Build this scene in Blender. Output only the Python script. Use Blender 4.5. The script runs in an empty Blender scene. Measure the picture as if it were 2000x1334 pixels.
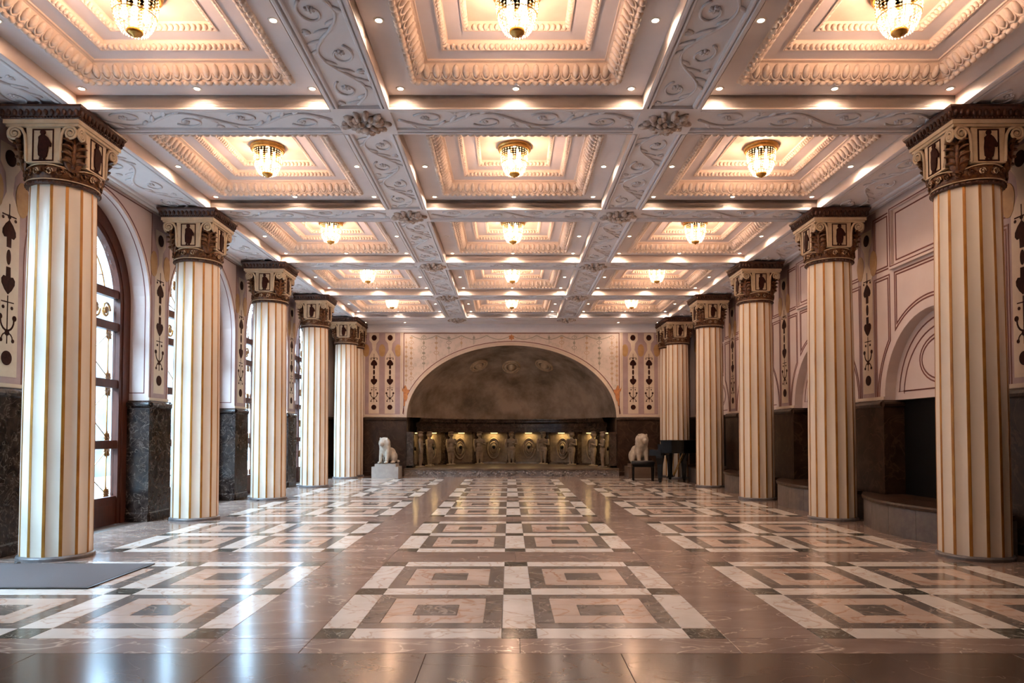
import bpy, math, random
from mathutils import Vector, Matrix
random.seed(7)
SC = bpy.context.scene
COL = SC.collection
PI = math.pi
S = 2.75                      # bay (grid) pitch in metres
Y1 = 2.29 * S                 # first column pair
EYE = 1.108

# ------------------------------------------------------------------ camera
cam = bpy.data.cameras.new('camera'); camo = bpy.data.objects.new('camera', cam); COL.objects.link(camo)
cam.sensor_width = 36; cam.lens = 24.5; cam.shift_x = 0.0025; cam.shift_y = 0.0678
cam.clip_start = 0.05; cam.clip_end = 200
camo.location = (-0.055, 0, EYE); camo.rotation_euler = (PI / 2 + 0.032, 0, 0)
SC.camera = camo
# ------------------------------------------------------------------ world, exposure
W = bpy.data.worlds.new('sky'); SC.world = W; W.use_nodes = True
bg = W.node_tree.nodes['Background']; bg.inputs[0].default_value = (0.52, 0.74, 1.0, 1); bg.inputs[1].default_value = 46.0
SC.view_settings.view_transform = 'Standard'; SC.view_settings.look = 'None'; SC.view_settings.gamma = 1
SC.view_settings.use_curve_mapping = False; SC.view_settings.exposure = 0.34
SC.cycles.adaptive_threshold = 0.1; SC.cycles.adaptive_min_samples = 16
SC.cycles.max_bounces = 5; SC.cycles.diffuse_bounces = 3; SC.cycles.glossy_bounces = 2; SC.cycles.transparent_max_bounces = 12
SC.cycles.caustics_reflective = False; SC.cycles.caustics_refractive = False; SC.cycles.sample_clamp_indirect = 6.0
SPOT_W, CHAND_W, NICHE_W = 22.0, 33.0, 2.2
WARM = (1.0, 0.57, 0.385)

# ------------------------------------------------------------------ materials
def mat(name, col, rough=0.5, col2=None, scale=6.0, metal=0.0, bump=0.0, vein=None, vscale=2.5, vwidth=0.06, coat=0.0,
        rnd=0.0, detail=4.0, stretch=(1, 1, 1), emit=None, estr=0.0, spec=0.5, contrast=(0.35, 0.65)):
    m = bpy.data.materials.new(name); m.use_nodes = True
    nt = m.node_tree; N = nt.nodes; L = nt.links; b = N['Principled BSDF']
    b.inputs['Roughness'].default_value = rough; b.inputs['Metallic'].default_value = metal
    b.inputs['Coat Weight'].default_value = coat; b.inputs['Specular IOR Level'].default_value = spec
    b.inputs['Coat Roughness'].default_value = 0.06
    b.inputs['Base Color'].default_value = (*col, 1)
    geo = N.new('ShaderNodeNewGeometry'); mp = N.new('ShaderNodeMapping'); mp.inputs['Scale'].default_value = stretch
    L.new(geo.outputs['Position'], mp.inputs['Vector'])
    out = None; ns = None
    if col2 is not None or bump:
        ns = N.new('ShaderNodeTexNoise'); ns.inputs['Scale'].default_value = scale; ns.inputs['Detail'].default_value = detail
        ns.inputs['Roughness'].default_value = 0.62
        L.new(mp.outputs[0], ns.inputs['Vector'])
    if col2 is not None:
        rp = N.new('ShaderNodeValToRGB'); rp.color_ramp.elements[0].color = (*col, 1); rp.color_ramp.elements[1].color = (*col2, 1)
        rp.color_ramp.elements[0].position = contrast[0]; rp.color_ramp.elements[1].position = contrast[1]
        L.new(ns.outputs['Fac'], rp.inputs[0]); out = rp.outputs[0]
    if vein is not None:
        n2 = N.new('ShaderNodeTexNoise'); n2.inputs['Scale'].default_value = vscale; n2.inputs['Detail'].default_value = 4
        n2.inputs['Distortion'].default_value = 1.2
        L.new(mp.outputs[0], n2.inputs['Vector'])
        r2 = N.new('ShaderNodeValToRGB'); e = r2.color_ramp.elements
        e[0].position = 0.5 - vwidth; e[0].color = (0, 0, 0, 1); e[1].position = 0.5 + vwidth; e[1].color = (0, 0, 0, 1)
        mid = e.new(0.5); mid.color = (1, 1, 1, 1)
        L.new(n2.outputs['Fac'], r2.inputs[0])
        mx = N.new('ShaderNodeMix'); mx.data_type = 'RGBA'; L.new(r2.outputs[0], mx.inputs['Factor'])
        if out: L.new(out, mx.inputs['A'])
        else: mx.inputs['A'].default_value = (*col, 1)
        mx.inputs['B'].default_value = (*vein, 1); out = mx.outputs['Result']
    if rnd:
        oi = N.new('ShaderNodeObjectInfo'); hs = N.new('ShaderNodeHueSaturation')
        mr = N.new('ShaderNodeMapRange'); mr.inputs['To Min'].default_value = 1 - rnd; mr.inputs['To Max'].default_value = 1 + rnd
        L.new(oi.outputs['Random'], mr.inputs['Value']); L.new(mr.outputs[0], hs.inputs['Value'])
        if out: L.new(out, hs.inputs['Color'])
        else: hs.inputs['Color'].default_value = (*col, 1)
        out = hs.outputs[0]
    if out: L.new(out, b.inputs['Base Color'])
    if bump:
        bp = N.new('ShaderNodeBump'); bp.inputs['Strength'].default_value = bump; bp.inputs['Distance'].default_value = 0.01
        L.new(ns.outputs['Fac'], bp.inputs['Height']); L.new(bp.outputs[0], b.inputs['Normal'])
    if emit:
        m.cycles.emission_sampling = 'NONE'
        b.inputs['Emission Color'].default_value = (*emit, 1); b.inputs['Emission Strength'].default_value = estr
    return m

M = {}
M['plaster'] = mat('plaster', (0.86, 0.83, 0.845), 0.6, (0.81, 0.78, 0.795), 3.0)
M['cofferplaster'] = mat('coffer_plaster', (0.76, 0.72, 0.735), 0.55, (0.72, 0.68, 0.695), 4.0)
M['carve'] = mat('carved_plaster', (0.86, 0.83, 0.845), 0.6, (0.78, 0.75, 0.76), 25.0)
M['peach'] = mat('peach_plaster', (0.84, 0.70, 0.60), 0.5, (0.78, 0.63, 0.53), 5.0)
M['ornate'] = mat('ornament_plaster', (0.82, 0.71, 0.63), 0.5, (0.72, 0.59, 0.50), 30.0)
M['rosette'] = mat('rosette_plaster', (0.66, 0.60, 0.57), 0.55, (0.36, 0.26, 0.20), 22.0)
M['wall'] = mat('wall_plaster', (0.66, 0.545, 0.50), 0.6, (0.62, 0.50, 0.455), 2.0)
M['wallwarm'] = mat('end_wall_plaster', (0.72, 0.60, 0.51), 0.6, (0.66, 0.54, 0.45), 2.0)
M['wallfrieze'] = mat('painted_garland_wall', (0.72, 0.60, 0.52), 0.6, (0.56, 0.49, 0.41), 9.0, contrast=(0.48, 0.72), detail=9)
M['line'] = mat('red_brown_line', (0.16, 0.045, 0.03), 0.6)
M['lavender'] = mat('lavender_paint', (0.36, 0.25, 0.25), 0.6, (0.42, 0.30, 0.29), 5)
M['creampaint'] = mat('cream_paint', (0.68, 0.56, 0.44), 0.6, (0.62, 0.49, 0.38), 6)
M['blackpaint'] = mat('dark_motif_paint', (0.024, 0.008, 0.006), 0.7, (0.045, 0.014, 0.010), 40, spec=0.08)
M['ochre'] = mat('ochre_paint', (0.46, 0.28, 0.12), 0.6, (0.38, 0.21, 0.08), 8)
M['olive'] = mat('olive_paint', (0.36, 0.32, 0.25), 0.6)
M['faded'] = mat('faded_ochre_paint', (0.56, 0.38, 0.24), 0.6)
M['orange'] = mat('orange_paint', (0.62, 0.27, 0.09), 0.6, (0.45, 0.17, 0.07), 14)
M['cream'] = mat('cream_lacquer', (0.78, 0.69, 0.57), 0.35, (0.75, 0.65, 0.52), 1.5, rnd=0.02)
M['gold'] = mat('gilding', (0.46, 0.21, 0.035), 0.36, (0.34, 0.135, 0.02), 5, metal=0.3)
M['brass'] = mat('brass', (0.72, 0.42, 0.13), 0.3, (0.5, 0.26, 0.06), 20, metal=0.85)
M['brown'] = mat('brown_capital', (0.026, 0.007, 0.004), 0.42, (0.085, 0.027, 0.009), 30)
M['brownleaf'] = mat('bronze_leaf', (0.045, 0.012, 0.006), 0.38, (0.20, 0.080, 0.022), 40, metal=0.15)
M['capcream'] = mat('capital_cream', (0.62, 0.49, 0.33), 0.45, (0.50, 0.37, 0.23), 9)
M['base'] = mat('column_base_grey', (0.11, 0.10, 0.10), 0.35, (0.16, 0.145, 0.14), 9)
M['dado'] = mat('dark_dado_marble', (0.010, 0.006, 0.005), 0.22, (0.042, 0.026, 0.020), 10, vein=(0.14, 0.105, 0.085), vscale=8, vwidth=0.018, spec=0.2)
M['dadobrown'] = mat('brown_dado_marble', (0.022, 0.011, 0.007), 0.28, (0.050, 0.028, 0.018), 5, vein=(0.075, 0.044, 0.028), vscale=3, vwidth=0.03, spec=0.25)
M['black'] = mat('black_stone', (0.004, 0.0035, 0.0035), 0.5, spec=0.15)
M['bench'] = mat('grey_brown_stone', (0.105, 0.082, 0.07), 0.35, (0.15, 0.12, 0.10), 14, rnd=0.06)
M['wood'] = mat('red_brown_wood', (0.075, 0.020, 0.010), 0.4, (0.045, 0.012, 0.006), 4, stretch=(8, 8, 0.7), spec=0.3)
M['t_white'] = mat('white_marble', (0.62, 0.55, 0.48), 0.16, (0.71, 0.65, 0.59), 3.5, vein=(0.52, 0.40, 0.31), vscale=3.2, vwidth=0.03, rnd=0.05)
M['t_pink'] = mat('pink_marble', (0.49, 0.36, 0.285), 0.16, (0.57, 0.44, 0.36), 3.0, vein=(0.42, 0.24, 0.16), vscale=2.6, vwidth=0.025, rnd=0.07)
M['t_grey'] = mat('grey_brown_marble', (0.125, 0.10, 0.083), 0.16, (0.18, 0.146, 0.122), 5.0, vein=(0.34, 0.27, 0.22), vscale=3.2, vwidth=0.014, rnd=0.07)
M['t_dark'] = mat('dark_green_marble', (0.035, 0.034, 0.026), 0.14, (0.085, 0.078, 0.06), 9, vein=(0.34, 0.32, 0.27), vscale=9, vwidth=0.016, rnd=0.1)
M['t_aisle'] = mat('red_brown_marble', (0.185, 0.125, 0.10), 0.17, (0.26, 0.185, 0.15), 2.6, vein=(0.50, 0.39, 0.32), vscale=2.2, vwidth=0.010, rnd=0.05, stretch=(0.7, 1.4, 1))
M['t_border'] = mat('dark_brown_marble', (0.060, 0.036, 0.025), 0.17, (0.10, 0.063, 0.044), 3.0, vein=(0.15, 0.10, 0.07), vscale=3, vwidth=0.010, rnd=0.06, stretch=(0.7, 1.4, 1))
M['grout'] = mat('floor_bed', (0.10, 0.07, 0.055), 0.5)
M['mat'] = mat('grey_mat_fibre', (0.105, 0.090, 0.090), 0.95, (0.075, 0.064, 0.064), 160, bump=0.4)
M['dome'] = mat('apse_stone', (0.17, 0.125, 0.088), 0.7, (0.47, 0.37, 0.28), 1.3, detail=9, contrast=(0.34, 0.60))
M['domering'] = mat('apse_medallion_stone', (0.66, 0.52, 0.34), 0.7, (0.46, 0.34, 0.22), 8)
M['apsedark'] = mat('apse_dark_marble', (0.022, 0.013, 0.010), 0.25, (0.065, 0.042, 0.030), 7, vein=(0.12, 0.09, 0.07), vscale=6, vwidth=0.02)
M['niche'] = mat('niche_stone', (0.16, 0.115, 0.075), 0.6, (0.25, 0.19, 0.13), 9)
M['statue'] = mat('statue_stone', (0.27, 0.205, 0.14), 0.6, (0.19, 0.14, 0.09), 14)
M['podium'] = mat('podium_grey_marble', (0.11, 0.095, 0.085), 0.3, (0.22, 0.19, 0.17), 6, vein=(0.42, 0.37, 0.33), vscale=5, vwidth=0.02)
M['podtop'] = mat('podium_brown_marble', (0.10, 0.068, 0.045), 0.3, (0.15, 0.105, 0.07), 5)
M['lion'] = mat('lion_pale_stone', (0.50, 0.44, 0.36), 0.6, (0.38, 0.32, 0.25), 14)
M['plinthlit'] = mat('plinth_lit_stone', (0.42, 0.39, 0.35), 0.4, (0.34, 0.31, 0.28), 6)  # paler copy of the plinth stone, window light put into its colour
M['plinthshade'] = mat('plinth_shaded_stone', (0.11, 0.072, 0.05), 0.4, (0.15, 0.10, 0.07), 6)  # darker copy of the plinth stone, shade of the dim side in its colour
M['piano'] = mat('black_lacquer', (0.005, 0.005, 0.005), 0.2, spec=0.3)
M['leather'] = mat('black_leather', (0.012, 0.012, 0.014), 0.35, bump=0.1, scale=60)
M['ivory'] = mat('ivory', (0.8, 0.76, 0.68), 0.3)
M['steelwhite'] = mat('white_lamp_trim', (0.8, 0.76, 0.72), 0.4)
M['bulb'] = mat('bulb_glow', (1, 0.85, 0.6), 0.4, emit=(1.0, 0.80, 0.56), estr=22.0)
M['dead'] = mat('dead_bulb', (0.05, 0.045, 0.04), 0.3)
M['chbulb'] = mat('chandelier_bulb', (1, 0.8, 0.5), 0.4, emit=(1.0, 0.74, 0.42), estr=26.0)
M['crystal'] = mat('crystal_bead', (0.86, 0.74, 0.52), 0.12, (0.78, 0.6, 0.34), 60, emit=(1.0, 0.70, 0.36), estr=1.5, spec=0.9)
M['lightstop'] = mat('light_stop_slab', (0.3, 0.28, 0.27), 0.9)  # for unseen slabs added to stop light leaks
M['terrace'] = mat('terrace_stone', (0.24, 0.235, 0.22), 0.8, (0.18, 0.175, 0.17), 2)
M['court'] = mat('courtyard_wall', (0.075, 0.08, 0.083), 0.9, (0.038, 0.042, 0.046), 2.2, detail=8)
def glass():
    m = bpy.data.materials.new('window_glass'); m.use_nodes = True
    nt = m.node_tree; N = nt.nodes; L = nt.links
    for n in list(N): N.remove(n)
    o = N.new('ShaderNodeOutputMaterial'); t = N.new('ShaderNodeBsdfTransparent'); g = N.new('ShaderNodeBsdfGlossy'); x = N.new('ShaderNodeMixShader')
    t.inputs[0].default_value = (0.93, 0.97, 0.97, 1); g.inputs['Roughness'].default_value = 0.03
    x.inputs[0].default_value = 0.06; L.new(t.outputs[0], x.inputs[1]); L.new(g.outputs[0], x.inputs[2]); L.new(x.outputs[0], o.inputs[0])
    return m
M['glass'] = glass()

# ------------------------------------------------------------------ mesh builder
class MB:
    def __init__(s): s.v = []; s.f = []; s.m = []; s.mi = 0; s.sm = []; s.smooth = False
    def add(s, vs, fs):
        o = len(s.v); s.v += [tuple(p) for p in vs]
        for f in fs: s.f.append(tuple(o + i for i in f)); s.m.append(s.mi); s.sm.append(s.smooth)
        return s
    def box(s, x0, x1, y0, y1, z0, z1):
        return s.add([(x0, y0, z0), (x1, y0, z0), (x1, y1, z0), (x0, y1, z0), (x0, y0, z1), (x1, y0, z1), (x1, y1, z1), (x0, y1, z1)],
                     [(0, 3, 2, 1), (4, 5, 6, 7), (0, 1, 5, 4), (1, 2, 6, 5), (2, 3, 7, 6), (3, 0, 4, 7)])
    def quad(s, a, b, c, d): return s.add([a, b, c, d], [(0, 1, 2, 3)])
    def loft(s, rings, closed=True, cap0=False, cap1=False):
        n = len(rings[0]); vs = [p for r in rings for p in r]; fs = []
        for i in range(len(rings) - 1):
            for j in range(n if closed else n - 1):
                k = (j + 1) % n; fs.append((i * n + j, i * n + k, (i + 1) * n + k, (i + 1) * n + j))
        if cap0: fs.append(tuple(reversed(range(n))))
        if cap1: fs.append(tuple((len(rings) - 1) * n + j for j in range(n)))
        return s.add(vs, fs)
    def lathe(s, prof, n=24, cx=0, cy=0, cap0=False, cap1=False, a0=0.0):
        return s.loft([[(cx + r * math.cos(a0 + 2 * PI * j / n), cy + r * math.sin(a0 + 2 * PI * j / n), z) for j in range(n)] for r, z in prof], True, cap0, cap1)
    def tube(s, pts, rad, n=5, flat=None, up=None, caps=True):
        P = [Vector(p) for p in pts]; rings = []
        up = Vector(up) if up else Vector((0, 0, 1))
        for i, p in enumerate(P):
            t = (P[min(i + 1, len(P) - 1)] - P[max(i - 1, 0)])
            if t.length < 1e-9: t = Vector((1, 0, 0))
            t.normalize(); a = t.cross(up)
            if a.length < 1e-4: a = t.cross(Vector((1, 0, 0)))
            a.normalize(); b = a.cross(t); r = rad[i] if isinstance(rad, (list, tuple)) else rad
            fl = 1.0 if flat is None else flat
            rings.append([tuple(p + a * (r * math.cos(2 * PI * j / n)) + b * (r * fl * math.sin(2 * PI * j / n))) for j in range(n)])
        return s.loft(rings, True, caps, caps)
    def ell(s, c, r, nu=10, nv=6, mtx=None):
        vs = []; c = Vector(c)
        def pt(x, y, z):
            p = Vector((x * r[0], y * r[1], z * r[2]))
            if mtx is not None: p = mtx @ p
            return tuple(c + p)
        vs.append(pt(0, 0, -1))
        for i in range(1, nv):
            a = -PI / 2 + PI * i / nv
            for j in range(nu): vs.append(pt(math.cos(a) * math.cos(2 * PI * j / nu), math.cos(a) * math.sin(2 * PI * j / nu), math.sin(a)))
        vs.append(pt(0, 0, 1)); fs = []
        for j in range(nu): fs.append((0, 1 + (j + 1) % nu, 1 + j))
        for i in range(nv - 2):
            for j in range(nu): a = 1 + i * nu; k = (j + 1) % nu; fs.append((a + j, a + k, a + nu + k, a + nu + j))
        t = len(vs) - 1; a = 1 + (nv - 2) * nu
        for j in range(nu): fs.append((a + j, a + (j + 1) % nu, t))
        return s.add(vs, fs)
    def mesh(s, name, mats):
        me = bpy.data.meshes.new(name); me.from_pydata(s.v, [], s.f)
        if not isinstance(mats, (list, tuple)): mats = [mats]
        for m in mats: me.materials.append(m)
        me.polygons.foreach_set('material_index', s.m); me.polygons.foreach_set('use_smooth', s.sm); me.update()
        return me
    def build(s, name, mats, parent=None, loc=None, rz=0.0): return obj(name, s.mesh(name, mats), parent, loc, rz)

def obj(name, me, parent=None, loc=None, rz=0.0, mtx=None):
    o = bpy.data.objects.new(name, me); COL.objects.link(o)
    if parent is not None: o.parent = parent
    if mtx is not None: o.matrix_local = mtx
    else:
        if loc is not None: o.location = loc
        if rz: o.rotation_euler = (0, 0, rz)
    return o
def tag(o, label=None, cat=None, group=None, kind=None):
    if label: o['label'] = label
    if cat: o['category'] = cat
    if group: o['group'] = group
    if kind: o['kind'] = kind
    return o
def struct(o, label=None):
    o['kind'] = 'structure'
    if label: o['label'] = label
    return o
def empty(name, loc=(0, 0, 0), rz=0.0, parent=None):
    o = bpy.data.objects.new(name, None); o.empty_display_size = 0.1; COL.objects.link(o); o.location = loc; o.rotation_euler = (0, 0, rz)
    if parent is not None: o.parent = parent
    return o
def copy_tree(o, parent=None):
    c = o.copy(); COL.objects.link(c); c.parent = parent
    for ch in o.children: copy_tree(ch, c)
    return c
class Frame:                  # flat wall frame: u along wall, v up, n out of the wall
    def __init__(s, o, u, n): s.o = Vector(o); s.u = Vector(u); s.n = Vector(n)
    def __call__(s, u, v, d=0.0): return tuple(s.o + s.u * u + Vector((0, 0, v)) + s.n * d)
def plate(mb, fr, poly, d0, d1):           # star-shaped polygon slab on a wall frame
    n = len(poly); cu = sum(p[0] for p in poly) / n; cv = sum(p[1] for p in poly) / n
    vs = [fr(u, v, d1) for u, v in poly] + [fr(cu, cv, d1)] + [fr(u, v, d0) for u, v in poly]
    fs = [(i, (i + 1) % n, n) for i in range(n)] + [(i, n + 1 + i, n + 1 + (i + 1) % n, (i + 1) % n) for i in range(n)]
    mb.add(vs, fs)
def stroke(mb, fr, pts, w, d=0.004, closed=False):     # painted line as a thin raised ribbon
    P = [Vector((a, b, 0)) for a, b in pts]; n = len(P); A = []; B = []
    for i in range(n):
        if closed: t0 = P[i] - P[i - 1]; t1 = P[(i + 1) % n] - P[i]
        else:
            t0 = P[i] - P[i - 1] if i else P[1] - P[0]; t1 = P[i + 1] - P[i] if i < n - 1 else t0
        t0.normalize(); t1.normalize(); n0 = Vector((-t0.y, t0.x, 0)); n1 = Vector((-t1.y, t1.x, 0)); b = n0 + n1
        if b.length < 1e-6: b = n0
        b.normalize(); k = w / 2 / max(0.35, b.dot(n0))
        A.append(P[i] + b * k); B.append(P[i] - b * k)
    rings = []
    for i in range(n): rings.append([fr(A[i].x, A[i].y, 0), fr(A[i].x, A[i].y, d), fr(B[i].x, B[i].y, d), fr(B[i].x, B[i].y, 0)])
    if closed: rings.append(rings[0])
    mb.loft(rings, True, not closed, not closed)
def arc(cx, cy, ra, rb, a0, a1, n): return [(cx + ra * math.cos(a0 + (a1 - a0) * i / n), cy + rb * math.sin(a0 + (a1 - a0) * i / n)) for i in range(n + 1)]
def blob(name, parts, voxel, material, smooth=4):      # ellipsoids and tapered limbs fused into one continuous surface
    mb = MB()
    for p in parts:
        if p[0] == 'e':
            mt = Matrix.Rotation(p[3], 3, p[4]) if len(p) > 3 else None
            mb.ell(p[1], p[2], 16, 10, mt)
        else:
            a, b2, r1, r2 = Vector(p[1]), Vector(p[2]), p[3], p[4]
            mb.tube([a + (b2 - a) * t for t in (0, .25, .5, .75, 1)], [r1 + (r2 - r1) * t for t in (0, .25, .5, .75, 1)], 12)
            mb.ell(a, (r1,) * 3, 12, 8); mb.ell(b2, (r2,) * 3, 12, 8)
    me = mb.mesh(name + '_raw', material); o = obj(name + '_raw', me)
    r = o.modifiers.new('r', 'REMESH'); r.mode = 'VOXEL'; r.voxel_size = voxel; r.use_smooth_shade = True
    q = o.modifiers.new('s', 'SMOOTH'); q.iterations = smooth; q.factor = 0.5
    dg = bpy.context.evaluated_depsgraph_get(); out = bpy.data.meshes.new_from_object(o.evaluated_get(dg)); out.name = name
    bpy.data.objects.remove(o); bpy.data.meshes.remove(me)
    if not out.materials: out.materials.append(material)
    out.polygons.foreach_set('use_smooth', [True] * len(out.polygons))
    return out

SOF = 3.95; WX = 1.68 * S; YE = 6.65 * S; YB = -2.6; DADO = 1.52; TOP = 4.62
YC = [Y1 + k * S for k in range(5)]           # column / cross-beam lines
Y0 = Y1 - S                                    # first cross beam, start of the patterned floor
SIDE = {-1: 'window side', 0: 'middle', 1: 'niche side'}
ORD = ['nearest', 'second', 'third', 'fourth', 'farthest']

# ------------------------------------------------------------------ floor
fl = MB().box(-WX - 0.6, WX + 1.4, YB, YE + 3.2, -0.2, -0.005).build('floor', M['grout'])
struct(fl, 'polished marble floor inlaid with square panels')
G = 0.0012
cache = {}
def slab(kind, cx, cy, lx, ly, mname, parent=fl, name=None):
    key = (round(lx, 4), round(ly, 4), mname)
    if key not in cache:
        b = 0.0015; hx, hy = lx / 2 - G, ly / 2 - G
        cache[key] = MB().loft([[(-hx, -hy, -0.006), (hx, -hy, -0.006), (hx, hy, -0.006), (-hx, hy, -0.006)],
                                [(-hx, -hy, -b), (hx, -hy, -b), (hx, hy, -b), (-hx, hy, -b)],
                                [(-hx + b, -hy + b, 0), (hx - b, -hy + b, 0), (hx - b, hy - b, 0), (-hx + b, hy - b, 0)]], True, False, True).mesh(kind, M[mname])
    return obj(kind, cache[key], parent, (cx, cy, 0))
PM, PT = 0.0929 * S, 0.0707 * S               # panel margin, white strip width
PW = S - 2 * PM                               # panel side
CELL = (PW - 3 * PT) / 2                      # each of the four squares of a panel
GF, PF = CELL * 0.135, CELL * 0.205           # grey frame and pink frame width
far = MB(); FM = ['t_white', 't_dark', 't_grey', 't_pink']
def put(kind, cx, cy, lx, ly, mn, row):
    if row < 3: slab(kind, cx, cy, lx, ly, mn)
    else:
        far.mi = FM.index(mn); g = G
        far.box(cx - lx / 2 + g, cx + lx / 2 - g, cy - ly / 2 + g, cy + ly / 2 - g, -0.006, 0)
for row in range(5):
    for c in (-1, 0, 1):
        px, py = c * S - PW / 2, Y0 + row * S + PM
        st = [PT / 2, PT + CELL + PT / 2, 2 * PT + 2 * CELL + PT / 2]; ce = [PT + CELL / 2, 2 * PT + CELL * 1.5]
        for i in range(3):
            for j in range(3): put('dark_corner_tile', px + st[i], py + st[j], PT, PT, 't_dark', row)
        for i in range(3):
            for j in range(2):
                put('white_marble_strip', px + st[i], py + ce[j], PT, CELL, 't_white', row)
                put('white_marble_strip', px + ce[j], py + st[i], CELL, PT, 't_white', row)
        for i in range(2):
            for j in range(2):
                x, y = px + ce[i], py + ce[j]
                for w, full, mn, nm in ((GF, CELL, 't_grey', 'grey_frame_strip'), (PF, CELL - 2 * GF, 't_pink', 'pink_frame_strip')):
                    h = full / 2 - w / 2
                    put(nm, x, y - h, full, w, mn, row); put(nm, x, y + h, full, w, mn, row)
                    put(nm, x - h, y, w, full - 2 * w, mn, row); put(nm, x + h, y, w, full - 2 * w, mn, row)
                q = CELL - 2 * GF - 2 * PF
                put('grey_centre_tile', x, y, q, q, 't_grey', row)
fo = far.build('distant_inlay_tiles', [M[k] for k in FM], fl); fo['kind'] = 'stuff'
# aisles of red-brown marble between the panels
XA = [-1.5 * S, -0.5 * S, 0.5 * S, 1.5 * S]; AW = 2 * PM
for r in range(6):
    yc = Y0 + r * S; dy0 = PM
    y0, y1 = (yc - (PM if r else 0.0), yc + PM)
    if r == 5: y1 = YE
    for i, x in enumerate(XA):
        slab('aisle_slab', x, (y0 + y1) / 2, AW, y1 - y0, 't_aisle')
    for x in (-S, 0, S):
        for hx in (-PW / 4, PW / 4): slab('aisle_slab', x + hx, (y0 + y1) / 2, PW / 2, y1 - y0, 't_aisle')
    for s in (-1, 1):
        a = 1.5 * S + PM; slab('aisle_slab', s * (a + WX) / 2, (y0 + y1) / 2, WX - a, y1 - y0, 't_aisle')
    if r < 5:
        for x in XA: slab('aisle_slab', x, yc + S / 2, AW, PW, 't_aisle')
        for s in (-1, 1):
            a = 1.5 * S + PM; slab('aisle_slab', s * (a + WX) / 2, yc + S / 2, WX - a, PW, 't_aisle')
bx = [-WX] + [-.475 + .981 * i for i in range(-4, 6)] + [WX]
for a, b in zip(bx, bx[1:]):   # dark border in front
    if b > a: 
        for j in range(4): slab('border_slab', (a + b) / 2, Y0 - 0.75 - 1.5 * j, b - a, 1.5, 't_border')
# grey door mat
mm = MB(); hx, hy = 0.80, 0.455
mm.loft([[(-hx, -hy, 0), (hx, -hy, 0), (hx, hy, 0), (-hx, hy, 0)], [(-hx, -hy, .008), (hx, -hy, .008), (hx, hy, .008), (-hx, hy, .008)],
         [(-hx + .01, -hy + .01, .012), (hx - .01, -hy + .01, .012), (hx - .01, hy - .01, .012), (-hx + .01, hy - .01, .012)]], True, True, True)
mo = empty('door_mat', (-1.115 * S - 0.80, 1.985 * S, 0.0005)); tag(mo, 'flat grey entrance mat in front of the nearest window-side column', 'mat')
mm.build('mat_pile', M['mat'], mo)
rb = MB()
for a in ((-hx - .015, hx + .015, -hy - .015, -hy), (-hx - .015, hx + .015, hy, hy + .015), (-hx - .015, -hx, -hy, hy), (hx, hx + .015, -hy, hy)): rb.box(*a, 0, 0.009)
rb.build('mat_edge', M['leather'], mo)

# ------------------------------------------------------------------ ceiling
HB = 0.095 * S                                  # half width of a beam
ce = MB().box(-WX - 0.6, WX + 1.4, YB - 0.2, YE + 0.3, TOP, TOP + 0.1).build('ceiling', M['lightstop']); struct(ce, 'white coffered plaster ceiling')  # base mesh is an unseen slab added above the coffers against sky leak
HO = 0.5 * S - HB                               # coffer opening half width
PROF = [(HO, SOF + 0.004), (HO, SOF + .129), (.885, SOF + .129), (.878, SOF + .112), (.852, SOF + .112), (.842, SOF + .13), (.826, SOF + .134), (.800, SOF + .160), (.775, SOF + .198),
        (.762, SOF + .226), (.746, SOF + .232), (.731, SOF + .232), (.731, SOF + .246),
        (.600, SOF + .246), (.600, SOF + .238), (.588, SOF + .238), (.582, SOF + .252), (.565, SOF + .272), (.552, SOF + .296), (.545, SOF + .300),
        (.420, SOF + .300), (.420, SOF + .292), (.408, SOF + .292), (.402, SOF + .306), (.390, SOF + .326), (.378, SOF + .350)]
cm = MB()
for i in range(len(PROF) - 1):
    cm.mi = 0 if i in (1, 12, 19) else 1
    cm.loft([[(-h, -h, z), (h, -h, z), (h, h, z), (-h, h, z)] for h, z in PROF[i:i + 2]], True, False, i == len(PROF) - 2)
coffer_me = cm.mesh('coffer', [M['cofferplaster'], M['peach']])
def egg_mesh():
    mb = MB(); mb.smooth = True                  # local: x along moulding, y inward, z up; egg hangs on the sloping cove
    R = Matrix.Rotation(math.radians(55), 3, 'X')
    mb.ell((0, 0, 0), (.028, .056, .024), 8, 6, R)
    mb.tube([R @ Vector((.040 * math.cos(a), .066 * math.sin(a), 0.004)) for a in [-PI * .06 - (PI * .88) * i / 8 for i in range(9)]], .0085, 4)
    return mb
egg_me = egg_mesh().mesh('egg_ornament', M['ornate'])
leafb = MB(); leafb.smooth = True; leafb.ell((0, 0, 0), (.031, .026, .024), 7, 4)
def tf(mb_src, mb_dst, mtx):
    mb_dst.smooth = True; mb_dst.add([tuple(mtx @ Vector(p)) for p in mb_src.v], mb_src.f)
def side_m(k, hw, z, t): return Matrix.Rotation(k * PI / 2, 4, 'Z') @ Matrix.Translation((t, -hw, z))   # side k of a square
NE = 19
def ring(src, hw, z, n, dst):
    for k in range(4):
        for i in range(n): tf(src, dst, side_m(k, hw, z, -hw + 2 * hw * (i + 0.5) / n))
eggs_all = MB(); ring(egg_mesh(), .789, SOF + .174, NE, eggs_all); eggs_me = eggs_all.mesh('egg_and_dart_band', M['ornate'])
lv = MB(); ring(leafb, .864, SOF + .112, 26, lv)
lb2 = MB(); lb2.smooth = True; lb2.ell((0, 0, 0), (.020, .020, .026), 6, 4, Matrix.Rotation(math.radians(-45), 3, 'X'))
ring(lb2, .573, SOF + .258, 26, lv); ring(lb2, .396, SOF + .312, 18, lv)
leaf_me = lv.mesh('leaf_moulding', M['ornate'])
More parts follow.
